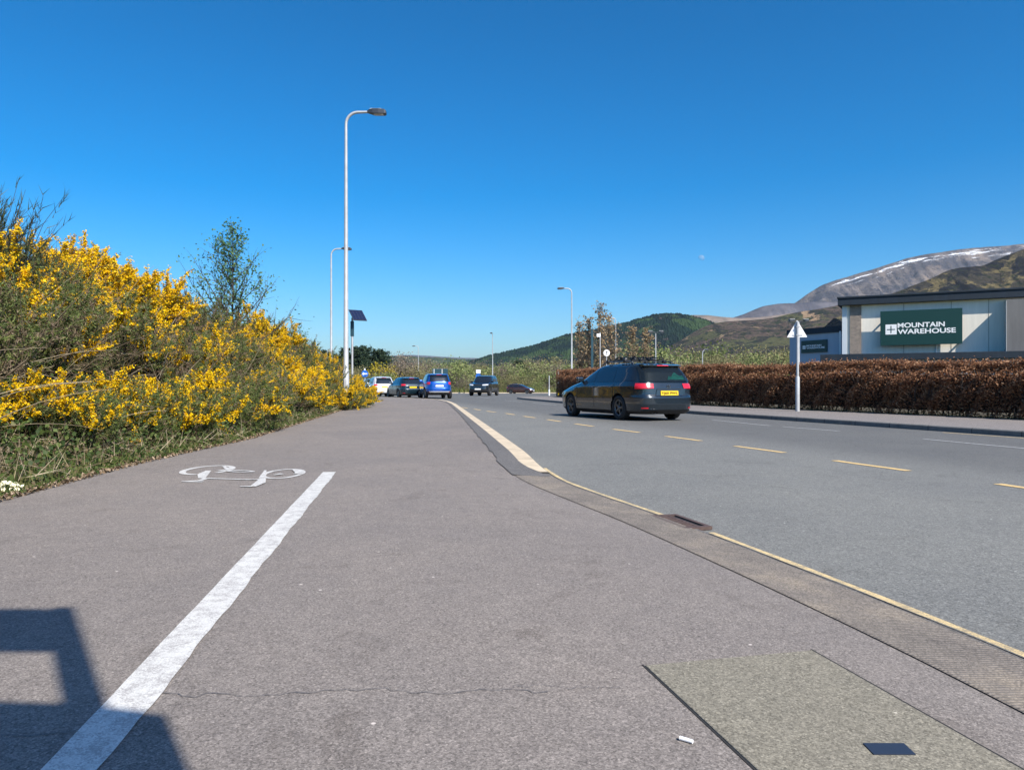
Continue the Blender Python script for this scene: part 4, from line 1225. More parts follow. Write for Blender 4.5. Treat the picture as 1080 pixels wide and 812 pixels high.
# single trees that stand out in front of the wood
for i, (kind, px, top, Y, lab) in enumerate((
        ('spring', 352, 380, 120, 'bright green shrub tree between the two tall lamps'), ('olive', 372, 388, 90, 'grey green shrub tree at the foot of the solar pole'),
        ('yellow', 403, 380, 150, 'yellow blossoming tree above the white and dark cars'), ('spring', 404, 391, 140, 'round fresh green tree above the dark hatchback'),
        ('twiggy', 422, 377, 165, 'bare grey brown tree left of the distant lamp above the blue car'), ('twiggy', 450, 378, 168, 'bare brown tree right of the distant lamp above the blue car'),
        ('olive', 436, 386, 150, 'olive budding tree behind the roof of the blue car'), ('spring', 482, 385, 150, 'green tree between the blue car and the oncoming car'),
        ('spring', 545, 386, 152, 'fresh green tree above the small brown car'), ('twiggy', 536, 380, 165, 'bare brown tree right of the slim lamp'),
        ('olive', 566, 379, 160, 'olive tree right of the small brown car'), ('twiggy', 585, 382, 155, 'bare tree above the marker posts'),
        ('olive', 727, 384, 120, 'olive bush showing over the hedge right of the estate car'), ('olive', 762, 376, 150, 'low olive tree behind the short lamp column over the hedge'),
        ('spring', 793, 372, 170, 'green domed tree over the hedge midway to the building'), ('olive', 822, 366, 160, 'broad olive tree at the left end of the slate blue wing'), ('spring', 812, 382, 110, 'small bright green bush over the hedge by the triangular sign'),
        ('twiggy', 745, 380, 170, 'bare brown tree over the hedge right of the estate car'))):
    X = (px - 540) / 780 * Y; z0 = float(gz(Y)) - 0.1; H = (406 - top) / 780 * Y + 0.9 - z0
    ms = scrub[kind][i % len(scrub[kind])]
    hh = {'spring': (6, 5), 'olive': (7, 8), 'twiggy': (8, 7), 'yellow': (5,)}[kind][i % len(scrub[kind])]
    s = H / hh / 1.05
    plant_tree('scrub_tree', ms, X, Y, z0, s, i * 1.3, lab, group='single trees beyond the roundabout')

def mesh_arrays(me):
    V = np.empty(len(me.vertices) * 3); me.vertices.foreach_get('co', V)
    lt = np.empty(len(me.polygons), dtype=np.int32); me.polygons.foreach_get('loop_total', lt)
    li = np.empty(len(me.loops), dtype=np.int32); me.loops.foreach_get('vertex_index', li)
    assert (lt == 4).all()
    return V.reshape(-1, 3), li.reshape(-1, 4)
def woodland():
    """the far mixed wood that reads as one mass"""
    rng = np.random.default_rng(99)
    kinds = ['spring', 'olive', 'twiggy', 'pine']
    src = {k: [tuple(mesh_arrays(m) for m in t) for t in scrub[k]] for k in kinds[:3]}
    src['pine'] = [tuple(mesh_arrays(m) for m in t) for t in pineP]
    mats = [M['bark'], M['spring'], M['olive'], M['twiggy'], M['pine']]
    mb = MB()
    def put(kind, x, y, H, w):
        tr, cr = src[kind][rng.integers(len(src[kind]))]
        hz = cr[0][:, 2].max(); s = H / hz; a = rng.random() * 6.28; ca, sa = math.cos(a), math.sin(a)
        for (V, F), mi in ((tr, 0), (cr, 1 + kinds.index(kind))):
            if mi == 0: 
                pass
            Q = V * np.array([s * w, s * w, s]); Q = np.stack([Q[:, 0] * ca - Q[:, 1] * sa + x, Q[:, 0] * sa + Q[:, 1] * ca + y, Q[:, 2] - 0.75], -1)
            mb.add(Q, F.astype(np.int64), mi)
    # belt across the far side of the roundabout and behind the hedge
    for y0, y1, n, h0, h1 in ((136, 150, 60, 2.0, 4.6), (150, 190, 90, 4.5, 7.0), (190, 260, 90, 7.5, 10.0), (260, 380, 80, 11, 14.5)):
        for i in range(n):
            y = y0 + (y1 - y0) * rng.random(); t = rng.random(); x = (-0.36 + 0.86 * (i + rng.random()) / n) * y
            px = 540 + 780 * x / y
            if y < 150 and px > 600: continue
            r = rng.random()
            if px < 400: kind = 'pine' if (r < 0.5 and y > 190) else ('olive' if r < 0.8 else 'spring')
            elif px > 700: kind = 'olive' if r < 0.6 else 'spring' if r < 0.85 else 'twiggy'
            else: kind = 'twiggy' if r < 0.42 else 'olive' if r < 0.80 else 'spring' if r < 0.97 else 'pine'
            put(kind, x, y, (h0 + (h1 - h0) * rng.random()) * (1.3 if px > 690 else 1.0), 0.9 + 0.4 * rng.random())
    tag(mb.build('woodland', mats), 'mixed spring woodland beyond the roundabout', 'woodland', kind='stuff')
woodland()

# verge grass in front of the wood
def verge():
    rng = np.random.default_rng(3)
    mb = MB(); n = 9000
    x = rng.uniform(-60, 50, n); y = np.interp(x, [-60, -30, 0, 25, 60], [121, 131, 134, 125, 113]) + rng.random(n) * 14
    C = np.stack([x, y, gz(y) - 0.05], -1); D = np.stack([rng.normal(0, 0.3, n), rng.normal(0, 0.3, n), np.ones(n)], -1)
    mb.tris(spikes(C, D / np.linalg.norm(D, axis=1)[:, None], 1.1, 0.14, rng))
    tag(mb.build('verge_grass', leaf_mat('verge_grass_blades', [(0, (0.08, 0.10, 0.025)), (0.6, (0.15, 0.17, 0.04)), (1, (0.24, 0.2, 0.09))])), 'rough verge grass beyond the roundabout', 'grass', kind='stuff')
verge()

# undergrowth on the bank: leaves, grass, pale dead stems
def undergrowth():
    rng = np.random.default_rng(15)
    mb = MB()
    def scatter(n, dmax, y0=4.0, y1=44, pw=1.0):
        u = rng.random(n); y = y0 + (y1 - y0) * u ** 1.8; d = 0.02 + dmax * rng.random(n) ** pw
        x = pave_left(y) - d
        return x, y, bank_z(x, y), d
    x, y, z, d = scatter(42000, 3.2, pw=1.4)
    C = np.stack([x, y, z + 0.02 + rng.random(len(x)) * 0.34 * smooth01(d / 0.7 + 0.1)], -1)
    mb.quads(leaf_quads(C, 0.05, rng, 0.7), 0)
    x, y, z, d = scatter(15000, 2.6, pw=1.2)
    D = np.stack([rng.normal(0, 0.45, len(x)), rng.normal(0, 0.45, len(x)), np.ones(len(x))], -1); D /= np.linalg.norm(D, axis=1)[:, None]
    mb.tris(spikes(np.stack([x, y, z], -1), D, 0.16, 0.010, rng), 1)
    # dry litter at the path edge
    x, y, z, d = scatter(20000, 1.3, pw=1.6)
    mb.quads(leaf_quads(np.stack([x + 0.06, y, z + 0.012 + 0.035 * rng.random(len(x))], -1), 0.036, rng, 0.6, up=2.0), 2)
    # bare stems arching out of the gorse
    for i in range(420):
        y = 4.5 + 26 * rng.random() ** 1.5; d = 0.9 + 3.3 * rng.random(); x = float(pave_left(y)) - d
        p = Vector((x, y, float(bank_z(x, y)) + 0.1)); L = 0.7 + 1.3 * rng.random()
        dr = Vector((rng.normal(0.35, 0.55), rng.normal(0.1, 0.6), 1.0)).normalized(); pts = [p.copy()]
        for k in range(6):
            dr = (dr + Vector((rng.normal(0.05, 0.1), rng.normal(0, 0.1), -0.10))).normalized(); p = p + dr * L / 6; pts.append(p.copy())
        mb.tube(pts, np.linspace(0.0065, 0.0022, 7), 3, 3, cap=False)
    # twiggy dead bracken on the middle slope
    x, y, z, d = scatter(16000, 3.8, pw=0.8)
    C = np.stack([x, y, z + 0.1 + rng.random(len(x)) * 0.9 * smooth01((d - 0.9) / 1.6)], -1)
    D = rand_unit(len(x), rng) + np.array([0.2, 0, 0.4]); D /= np.linalg.norm(D, axis=1)[:, None]
    mb.tris(spikes(C, D, 0.26, 0.007, rng), 3)
    tag(mb.build('undergrowth', [leaf_mat('bramble_leaves', [(0, (0.03, 0.055, 0.015)), (0.5, (0.065, 0.105, 0.026)), (0.85, (0.12, 0.16, 0.04)), (1, (0.2, 0.14, 0.09))]),
                                 leaf_mat('bank_grass', [(0, (0.06, 0.08, 0.02)), (0.5, (0.12, 0.14, 0.035)), (1, (0.22, 0.19, 0.085))]),
                                 leaf_mat('dry_leaf_litter', [(0, (0.10, 0.06, 0.035)), (0.5, (0.21, 0.15, 0.09)), (1, (0.36, 0.27, 0.19))], trans=0.1),
                                 leaf_mat('pale_dead_stems', [(0, (0.14, 0.10, 0.06)), (0.5, (0.26, 0.21, 0.135)), (1, (0.42, 0.35, 0.24))], trans=0.05)]),
        'tangled undergrowth of brambles, grass and dead stems among the gorse', 'undergrowth', kind='stuff')
undergrowth()

# ------------------------------------------------------------------ beech hedge
def hedge():
    rng = np.random.default_rng(8)
    o = empty('beech_hedge', (0, 0, 0), 0, 'long clipped beech hedge with coppery brown leaves along the far footway', 'hedge')
    ys_end = 51.0
    def top(y): return 1.40 + 0.011 * (y - 16) + 0.05 * np.sin(y * 0.9) + 0.03 * np.sin(y * 2.7)
    T = 1.25
    # solid dark core added to stop light passing through the hedge
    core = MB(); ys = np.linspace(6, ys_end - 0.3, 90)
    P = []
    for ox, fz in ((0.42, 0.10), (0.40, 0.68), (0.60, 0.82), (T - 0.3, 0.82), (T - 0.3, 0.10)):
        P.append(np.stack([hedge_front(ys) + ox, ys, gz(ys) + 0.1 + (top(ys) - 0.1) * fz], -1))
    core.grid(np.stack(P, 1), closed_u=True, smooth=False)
    core.build('light_block_core', flat('dark_core_fill', (0.032, 0.022, 0.016), 0.95, var=0.5, scale=18), o)
    st = MB()
    for y in np.arange(6, ys_end, 0.16):
        y = y + rng.normal(0, 0.05); x = float(hedge_front(y)) + 0.3 + 0.5 * rng.random()
        p = Vector((x, y, float(gz(y)) + 0.05)); q = p + Vector((rng.normal(0, 0.1), rng.normal(0, 0.12), 0.6)); r = q + Vector((rng.normal(0, 0.15), rng.normal(0, 0.15), 0.6))
        st.tube([p, q, r], [0.02, 0.014, 0.006], 4, cap=False)
        for _ in range(5):
            b = p.lerp(q, 0.3 + 0.7 * rng.random()); st.tube([b, b + Vector((rng.normal(-0.25, 0.2), rng.normal(0, 0.25), 0.25 + 0.3 * rng.random()))], [0.006, 0.003], 3, cap=False)
    st.build('stems', M['bark_dark'], o)
    lf = MB()
    n = 280000
    y = 6 + (ys_end - 6) * rng.random(n) ** 1.25
    fz = 0.02 + 0.98 * rng.random(n) ** 0.9; face = rng.random(n)
    H = top(y)
    lump = 0.07 * np.sin(y * 5.1 + fz * 4) + 0.06 * np.sin(y * 11.3 + fz * 9) + 0.05 * np.sin(fz * 13 + y * 2)
    x = np.where(face < 0.62, 0.06 + np.abs(rng.normal(0, 0.13, n)) + lump + 0.42 * smooth01((fz - 0.70) / 0.3), 0.40 + (T - 0.4) * rng.random(n))
    z = np.where(face < 0.62, H * fz, H * (1 - np.abs(rng.normal(0, 0.085, n))) + 0.5 * lump + np.where(rng.random(n) < 0.10, 0.12 * rng.random(n), 0))
    # thin out towards the foot so stems show
    keep = (rng.random(n) < smooth01((z + 0.2) / 0.5) * 0.7 + 0.3)
    C = np.stack([hedge_front(y) + x, y, gz(y) + 0.08 + z], -1)[keep]
    lf.quads(leaf_quads(C, 0.058, rng, 0.62))
    # end face
    m = 3500; C = np.stack([hedge_front(ys_end) + T * rng.random(m), ys_end + rng.normal(0, 0.12, m), 0.1 + 1.85 * rng.random(m)], -1); lf.quads(leaf_quads(C, 0.08, rng, 0.62))
    lf.build('foliage', leaf_mat('copper_beech_leaves', [(0, (0.11, 0.048, 0.027)), (0.5, (0.26, 0.122, 0.062)), (0.85, (0.44, 0.23, 0.12)), (1, (0.50, 0.33, 0.20))], trans=0.42), o)
hedge()
tag(strip('hedge_bed_ground', lambda y: hedge_front(y) + 0.22, lambda y: hedge_front(y) + 4.5, 0, 0, 0, 5, lambda x, y: gz(y) + 0.09 + 0 * x, M['soil'], np.linspace(2, 52, 60)), kind='structure')
def hedge_weeds():
    rng = np.random.default_rng(31); n = 5000
    mb = MB(); y = 8 + 42 * rng.random(n); x = hedge_front(y) + 0.02 + 0.3 * rng.random(n)
    D = np.stack([rng.normal(0, 0.5, n), rng.normal(0, 0.5, n), np.ones(n)], -1); D /= np.linalg.norm(D, axis=1)[:, None]
    mb.tris(spikes(np.stack([x, y, gz(y) + 0.1], -1), D, 0.1, 0.014, rng))
    tag(mb.build('hedge_foot_weeds', leaf_mat('hedge_foot_grass', [(0, (0.06, 0.07, 0.02)), (0.6, (0.14, 0.14, 0.04)), (1, (0.3, 0.24, 0.12))])), 'thin weeds and grass along the foot of the beech hedge', 'weeds', kind='stuff')
hedge_weeds()

# ------------------------------------------------------------------ hills
def hill_noise(X, Y, scale, seed, octs=5):
    r = np.random.default_rng(seed); s = 0; a = 1.0; f = 1 / scale; tot = 0
    for o in range(octs):
        for _ in range(3):
            th = r.random() * 6.28; p = r.random() * 6.28
            u = (X * math.cos(th) + Y * math.sin(th)) * f * (0.8 + 0.4 * r.random())
            s = s + a * np.sin(u * 6.28 + p + 1.3 * np.sin(u * 2.1 + p))
        tot += 3 * a; a *= 0.52; f *= 2.03
    return s / tot
def hill(name, D, ridge, depth, mat, nx=260, ny=70, rough=0.05, rscale=300, seed=1, fine=0.0, gully=0.0):
    """solid hill: ridge heights given as picture directions at distance D"""
    ax = np.array([(p[0] - 540) / 780 for p in ridge]); az = np.array([(406 - p[1]) / 780 * D + 0.9 for p in ridge])
    a = np.linspace(ax[0], ax[-1], nx); t = np.linspace(-1, 1.2, ny)
    h = np.interp(a, ax, az)
    k = np.ones(5) / 5; hs = np.convolve(np.pad(h, 2, mode='edge'), k, mode='valid')
    X = a[None, :] * D * (1 + 0 * t[:, None]); Y = D + t[:, None] * depth + 0 * X
    prof = np.where(t < 0, (1 - np.abs(t)) ** 1.15, np.clip(1 - 0.9 * t, 0, 1) ** 1.3)[:, None]
    nz = hill_noise(X, Y, rscale, seed)
    Z = hs[None, :] * prof
    Z = Z + rough * hs[None, :] * nz * (0.15 + np.sin(np.clip((t[:, None] + 1) / 1.0, 0, 1) * PI) )
    if gully: Z = Z - gully * np.abs(hill_noise(X, Y * 0.25, rscale * 0.35, seed + 9, 4)) * hs[None, :] * prof * np.clip(-t[:, None] * 3, 0, 1)
    if fine: Z = Z + np.random.default_rng(seed).random(Z.shape) * fine * (Z > 3)
    Z[0] = -5; Z[-1] = -5
    mb = MB(); mb.grid(np.stack([X, Y, np.maximum(Z, -5)], -1), smooth=fine == 0)
    ob = tag(mb.build(name, mat), kind='structure')
    crest = (np.max(Z, axis=0)[None, :] - Z)
    ob.data.attributes.new('below_crest', 'FLOAT', 'POINT').data.foreach_set('value', crest.ravel().astype(np.float32))
    return ob

def hill_mat(name, layers, bump=0.6, bdist=8.0, bscale=0.02):
    """layers: list of (colour, noise scale, low, high) mixed over the first colour"""
    m, nt, b, L = new_mat(name)
    c = coords(nt)
    cur = None
    for i, (col, sc, lo, hi) in enumerate(layers):
        if i == 0:
            n = N(nt, 'ShaderNodeTexNoise', Scale=sc, Detail=10.0, Roughness=0.7); L.new(c, n.inputs['Vector'])
            r = ramp(nt, [(lo, [x * 0.6 for x in col]), (hi, [x * 1.35 for x in col])]); L.new(n.outputs['Fac'], r.inputs[0]); cur = r.outputs[0]
        else:
            n = N(nt, 'ShaderNodeTexNoise', Scale=sc, Detail=9.0, Roughness=0.65, Distortion=0.6); L.new(c, n.inputs['Vector'])
            r = ramp(nt, [(lo, (0, 0, 0)), (hi, (1, 1, 1))]); L.new(n.outputs['Fac'], r.inputs[0])
            cur = mixc(nt, r.outputs[0], cur, col)
    L.new(cur, b.inputs['Base Color']); b.inputs['Roughness'].default_value = 0.95; b.inputs['Specular IOR Level'].default_value = 0.1
    n = N(nt, 'ShaderNodeTexNoise', Scale=bscale, Detail=10.0, Roughness=0.7); L.new(c, n.inputs['Vector'])
    bp = N(nt, 'ShaderNodeBump', Strength=bump, Distance=bdist); L.new(n.outputs['Fac'], bp.inputs['Height']); L.new(bp.outputs[0], b.inputs['Normal'])
    return m, nt, cur, b

fm, *_ = hill_mat('conifer_forest', [((0.015, 0.030, 0.020), 0.12, 0.35, 0.65), ((0.036, 0.062, 0.024), 0.006, 0.50, 0.52), ((0.010, 0.019, 0.016), 0.010, 0.49, 0.52), ((0.075, 0.058, 0.05), 0.012, 0.64, 0.66)], bump=1.0, bdist=6, bscale=0.15)
mm, *_ = hill_mat('brown_moor', [((0.10, 0.074, 0.058), 0.06, 0.38, 0.62), ((0.085, 0.085, 0.040), 0.009, 0.49, 0.55), ((0.036, 0.033, 0.028), 0.016, 0.50, 0.56), ((0.026, 0.034, 0.017), 0.06, 0.53, 0.58), ((0.30, 0.21, 0.13), 0.010, 0.61, 0.635)], bump=1.0, bdist=14, bscale=0.05)
om, *_ = hill_mat('olive_hillside', [((0.15, 0.12, 0.058), 0.06, 0.38, 0.62), ((0.058, 0.05, 0.036), 0.012, 0.49, 0.53), ((0.022, 0.021, 0.022), 0.018, 0.51, 0.545), ((0.03, 0.034, 0.018), 0.07, 0.54, 0.59)], bump=1.0, bdist=22, bscale=0.03)
pm, *_ = hill_mat('purple_grey_hill', [((0.10, 0.092, 0.098), 0.01, 0.3, 0.7), ((0.07, 0.066, 0.075), 0.004, 0.5, 0.6)], bump=0.8, bdist=20, bscale=0.008)
tm, *_ = hill_mat('tan_ridge', [((0.19, 0.15, 0.12), 0.01, 0.3, 0.7), ((0.13, 0.11, 0.09), 0.004, 0.5, 0.62)], bump=0.6, bdist=15, bscale=0.01)
lm, *_ = hill_mat('low_wooded_hill', [((0.035, 0.052, 0.035), 0.02, 0.3, 0.7), ((0.06, 0.075, 0.04), 0.006, 0.5, 0.6)], bump=0.8, bdist=8, bscale=0.04)

def nevis_mat():
    m, nt, cur, b = hill_mat('snow_streaked_mountain', [((0.15, 0.128, 0.115), 0.012, 0.35, 0.65), ((0.085, 0.078, 0.08), 0.005, 0.49, 0.55), ((0.22, 0.175, 0.14), 0.003, 0.54, 0.62), ((0.06, 0.056, 0.058), 0.02, 0.54, 0.62)], bump=1.0, bdist=60, bscale=0.008)
    L = nt.links
    c = coords(nt)
    # snow lies in long drifts under the crest: the mesh stores how far each point lies below it
    at = nt.nodes.new('ShaderNodeAttribute'); at.attribute_name = 'below_crest'
    sp = nt.nodes.new('ShaderNodeSeparateXYZ'); L.new(c, sp.inputs[0])
    sx = N(nt, 'ShaderNodeMath', operation='MULTIPLY'); L.new(sp.outputs[0], sx.inputs[0]); sx.inputs[1].default_value = 0.0021
    sd = N(nt, 'ShaderNodeMath', operation='MULTIPLY'); L.new(at.outputs['Fac'], sd.inputs[0]); sd.inputs[1].default_value = 0.026
    cb = nt.nodes.new('ShaderNodeCombineXYZ'); L.new(sx.outputs[0], cb.inputs[0]); L.new(sd.outputs[0], cb.inputs[1])
    n = N(nt, 'ShaderNodeTexNoise', Scale=2.0, Detail=10.0, Roughness=0.74, Distortion=0.5); L.new(cb.outputs[0], n.inputs['Vector'])
    band = ramp(nt, [(p, (q, q, q)) for p, q in ((0.0, 0.6), (0.03, 0.9), (0.10, 1.0), (0.2, 0.88), (0.42, 0.72), (0.8, 0.3))])
    bs = N(nt, 'ShaderNodeMath', operation='MULTIPLY'); L.new(at.outputs['Fac'], bs.inputs[0]); bs.inputs[1].default_value = 1 / 350.0; L.new(bs.outputs[0], band.inputs[0])
    mr = N(nt, 'ShaderNodeMapRange'); L.new(sp.outputs[2], mr.inputs[0]); mr.inputs[1].default_value = 560; mr.inputs[2].default_value = 800; mr.inputs[3].default_value = 0.7; mr.inputs[4].default_value = 1.0
    m1 = N(nt, 'ShaderNodeMath', operation='MULTIPLY'); L.new(band.outputs[0], m1.inputs[0]); L.new(mr.outputs[0], m1.inputs[1])
    m2 = N(nt, 'ShaderNodeMath', operation='MULTIPLY'); L.new(m1.outputs[0], m2.inputs[0]); L.new(n.outputs['Fac'], m2.inputs[1])
    r = ramp(nt, [(0.52, (0, 0, 0)), (0.545, (1, 1, 1))]); L.new(m2.outputs[0], r.inputs[0])
    L.new(mixc(nt, r.outputs[0], cur, (0.82, 0.84, 0.88)), b.inputs['Base Color'])
    return m
hill('low_hills', 3200, [(100, 390), (250, 378), (330, 374), (395, 376), (430, 375.5), (470, 377.5), (500, 379), (540, 378), (600, 381), (660, 386)], 500, lm, 300, 40, 0.05, 300, 2, fine=4)
hill('distant_hills', 9000, [(150, 396), (300, 384), (400, 375.5), (430, 373.5), (450, 374.5), (480, 376.5), (520, 377.5), (560, 380), (640, 388)], 1200, pm, 160, 40, 0.04, 900, 3)
hill('forested_hill', 2300, [(452, 390), (475, 384.5), (497, 381), (520, 374), (540, 369.5), (560, 365), (580, 358.5), (600, 352), (620, 348.5), (640, 344), (660, 340), (680, 334.5), (692, 331), (705, 330), (718, 331), (730, 333), (745, 337), (765, 346), (790, 358), (820, 378), (850, 398)], 520, fm, 420, 110, 0.05, 260, 4, fine=5)
hill('moorland_hill', 1950, [(600, 399), (630, 393), (660, 386), (690, 374), (715, 360), (735, 348), (750, 341), (765, 338.5), (790, 337), (815, 334.5), (840, 329), (865, 325), (890, 320), (930, 312), (980, 304), (1040, 298), (1120, 290), (1250, 288), (1400, 330), (1500, 380)], 560, mm, 420, 110, 0.07, 240, 5)
hill('tan_hills', 4200, [(680, 350), (715, 333), (730, 331), (745, 331.5), (760, 333.5), (780, 335), (800, 334), (830, 330), (870, 326), (930, 330)], 700, tm, 200, 50, 0.05, 500, 6)
hill('purple_hills', 4800, [(740, 345), (770, 335.5), (785, 330.5), (795, 326), (805, 322), (820, 319.5), (840, 319), (860, 317.5), (890, 318), (950, 330)], 800, pm, 220, 60, 0.06, 500, 7, gully=0.25)
hill('snowy_mountain', 5600, [(770, 350), (800, 336), (825, 326), (840, 318), (852, 309), (866, 300.5), (880, 295.5), (905, 288), (930, 280.5), (955, 272), (975, 268), (1000, 264), (1020, 261.5), (1040, 260), (1060, 259), (1080, 257), (1120, 252), (1200, 248), (1300, 255), (1450, 300), (1600, 360)], 1500, nevis_mat(), 520, 180, 0.05, 900, 8, gully=0.30)
hill('heathery_hill', 1650, [(880, 335), (910, 322), (935, 311), (955, 303.5), (970, 298), (985, 291.5), (1000, 284), (1010, 281.5), (1025, 280.5), (1038, 279), (1050, 273), (1065, 267), (1080, 261.5), (1110, 250), (1160, 238), (1250, 228), (1350, 240), (1450, 290), (1550, 360)], 520, om, 420, 110, 0.06, 160, 9, gully=0.12)

# ------------------------------------------------------------------ cars
class Shell:
    """car body as a stack of plan loops; xf/xr/w/n are functions of height"""
    def __init__(s, front, rear, width, n=6.0):
        s.zf, s.vf = zip(*front); s.zr, s.vr = zip(*rear); s.zw, s.vw = zip(*width); s.n = n
        s.z0, s.z1 = s.zf[0], s.zf[-1]
    def ends(s, z): return np.interp(z, s.zf, s.vf), np.interp(z, s.zr, s.vr)
    def w(s, z): return np.interp(z, s.zw, s.vw)
    def at(s, th, z, off=0.0):
        f, r = s.ends(z); cx, a = (f + r) / 2, (f - r) / 2; w = s.w(z); e = 2.0 / s.n
        c, q = np.cos(th), np.sin(th)
        return np.stack([cx + (a + off) * np.sign(c) * np.abs(c) ** e, (w + off) * np.sign(q) * np.abs(q) ** e, z + 0 * th], -1)
    def side(s, x, z, sgn, off=0.006):
        f, r = s.ends(z); cx, a = (f + r) / 2, (f - r) / 2; u = np.clip(np.abs((x - cx) / a), 0, 1)
        return np.stack([x, sgn * (s.w(z) * (1 - u ** s.n) ** (1 / s.n) + off), z], -1)
    def end(s, y, z, front, off=0.006):
        f, r = s.ends(z); cx, a = (f + r) / 2, (f - r) / 2; u = np.clip(np.abs(y / s.w(z)), 0, 1)
        k = a * (1 - u ** s.n) ** (1 / s.n) + off
        return np.stack([cx + k * (1 if front else -1), y, z], -1)
    def quad(s, corners, kind, sgn=1, off=0.006, m=14):
        """corners (h,z): bottom a, bottom b, top b, top a on the named face"""
        u, v = np.meshgrid(np.linspace(0, 1, m), np.linspace(0, 1, m))
        c = np.array(corners, dtype=float)
        P = (c[0] * (1 - u)[..., None] + c[1] * u[..., None]) * (1 - v)[..., None] + (c[3] * (1 - u)[..., None] + c[2] * u[..., None]) * v[..., None]
        if kind == 'side': return s.side(P[..., 0], P[..., 1], sgn, off)
        if kind == 'theta': return s.at(P[..., 0], P[..., 1], off)
        return s.end(P[..., 0], P[..., 1], kind == 'front', off)

def wheel_meshes(R, W, rim_mat, spokes=5, key=''):
    t = MB(); r = R * 0.66
    prof = [(r, -W / 2 + 0.02), (r + 0.01, -W / 2), (R - 0.025, -W / 2 + 0.004), (R - 0.006, -W / 2 + 0.02), (R, -W / 2 + 0.05), (R, W / 2 - 0.05), (R - 0.006, W / 2 - 0.02), (R - 0.025, W / 2 - 0.004), (r + 0.01, W / 2), (r, W / 2 - 0.02)]
    t.lathe(prof, 36, 'y')
    m = MB()
    m.lathe([(r + 0.004, 0.02), (r + 0.004, W / 2 - 0.018), (r - 0.02, W / 2 - 0.014), (r - 0.03, W / 2 - 0.04)], 36, 'y', 0)
    m.lathe([(r, -0.01), (0.001, -0.012)], 28, 'y', 1)
    m.lathe([(0.055, 0.0), (0.055, W / 2 - 0.02), (0.03, W / 2 - 0.012), (0.001, W / 2 - 0.012)], 16, 'y', 0)
    for k in range(spokes * 2):
        a = 2 * PI * (k // 2) / spokes + (0.13 if k % 2 else -0.13)
        c, q = math.cos(a), math.sin(a); cc, qq = -q, c
        P = []
        for rr, hw, y in ((0.045, 0.014, W / 2 - 0.02), (r - 0.02, 0.011, W / 2 - 0.026)):
            for sg in (-1, 1): P.append((c * rr + cc * hw * sg, y, q * rr + qq * hw * sg))
        for rr, hw, y in ((0.045, 0.014, W / 2 - 0.05), (r - 0.02, 0.011, W / 2 - 0.06)):
            for sg in (-1, 1): P.append((c * rr + cc * hw * sg, y, q * rr + qq * hw * sg))
        m.add(P, [(0, 1, 3, 2), (4, 6, 7, 5), (0, 2, 6, 4), (1, 5, 7, 3)], 0)
    return t.mesh('wheel', M['rubber']), m.mesh('rim', [rim_mat, M['black']])

def glass_mat(name, col=(0.012, 0.016, 0.022)):
    return flat(name, col, 0.06, 0.0, 0.6, coat=0.3)
M['glass'] = glass_mat('dark_car_glass')
def clear_glass():
    m, nt, b, L = new_mat('tinted_rear_glass')
    b.inputs['Base Color'].default_value = (0.01, 0.013, 0.016, 1); b.inputs['Roughness'].default_value = 0.05
    t = nt.nodes.new('ShaderNodeBsdfTransparent'); t.inputs['Color'].default_value = (0.75, 0.85, 0.82, 1)
    mx = nt.nodes.new('ShaderNodeMixShader'); mx.inputs[0].default_value = 0.62
    L.new(t.outputs[0], mx.inputs[1]); L.new(b.outputs[0], mx.inputs[2]); L.new(mx.outputs[0], nt.nodes['Material Output'].inputs['Surface'])
    return m
M['rear_glass'] = clear_glass()

def car_paint(name, col, rough=0.28, metal=0.3):
    return flat(name, col, rough, metal, 0.5, coat=1.0)

def boolean_cut(me_obj, cutter):
    md = me_obj.modifiers.new('arches', 'BOOLEAN'); md.object = cutter; md.operation = 'DIFFERENCE'; md.solver = 'EXACT'
    md.material_mode = 'TRANSFER'
    dg = bpy.context.evaluated_depsgraph_get()
    me = bpy.data.meshes.new_from_object(me_obj.evaluated_get(dg))
    me_obj.modifiers.clear()
    old = me_obj.data; me_obj.data = me
    bpy.data.meshes.remove(old)

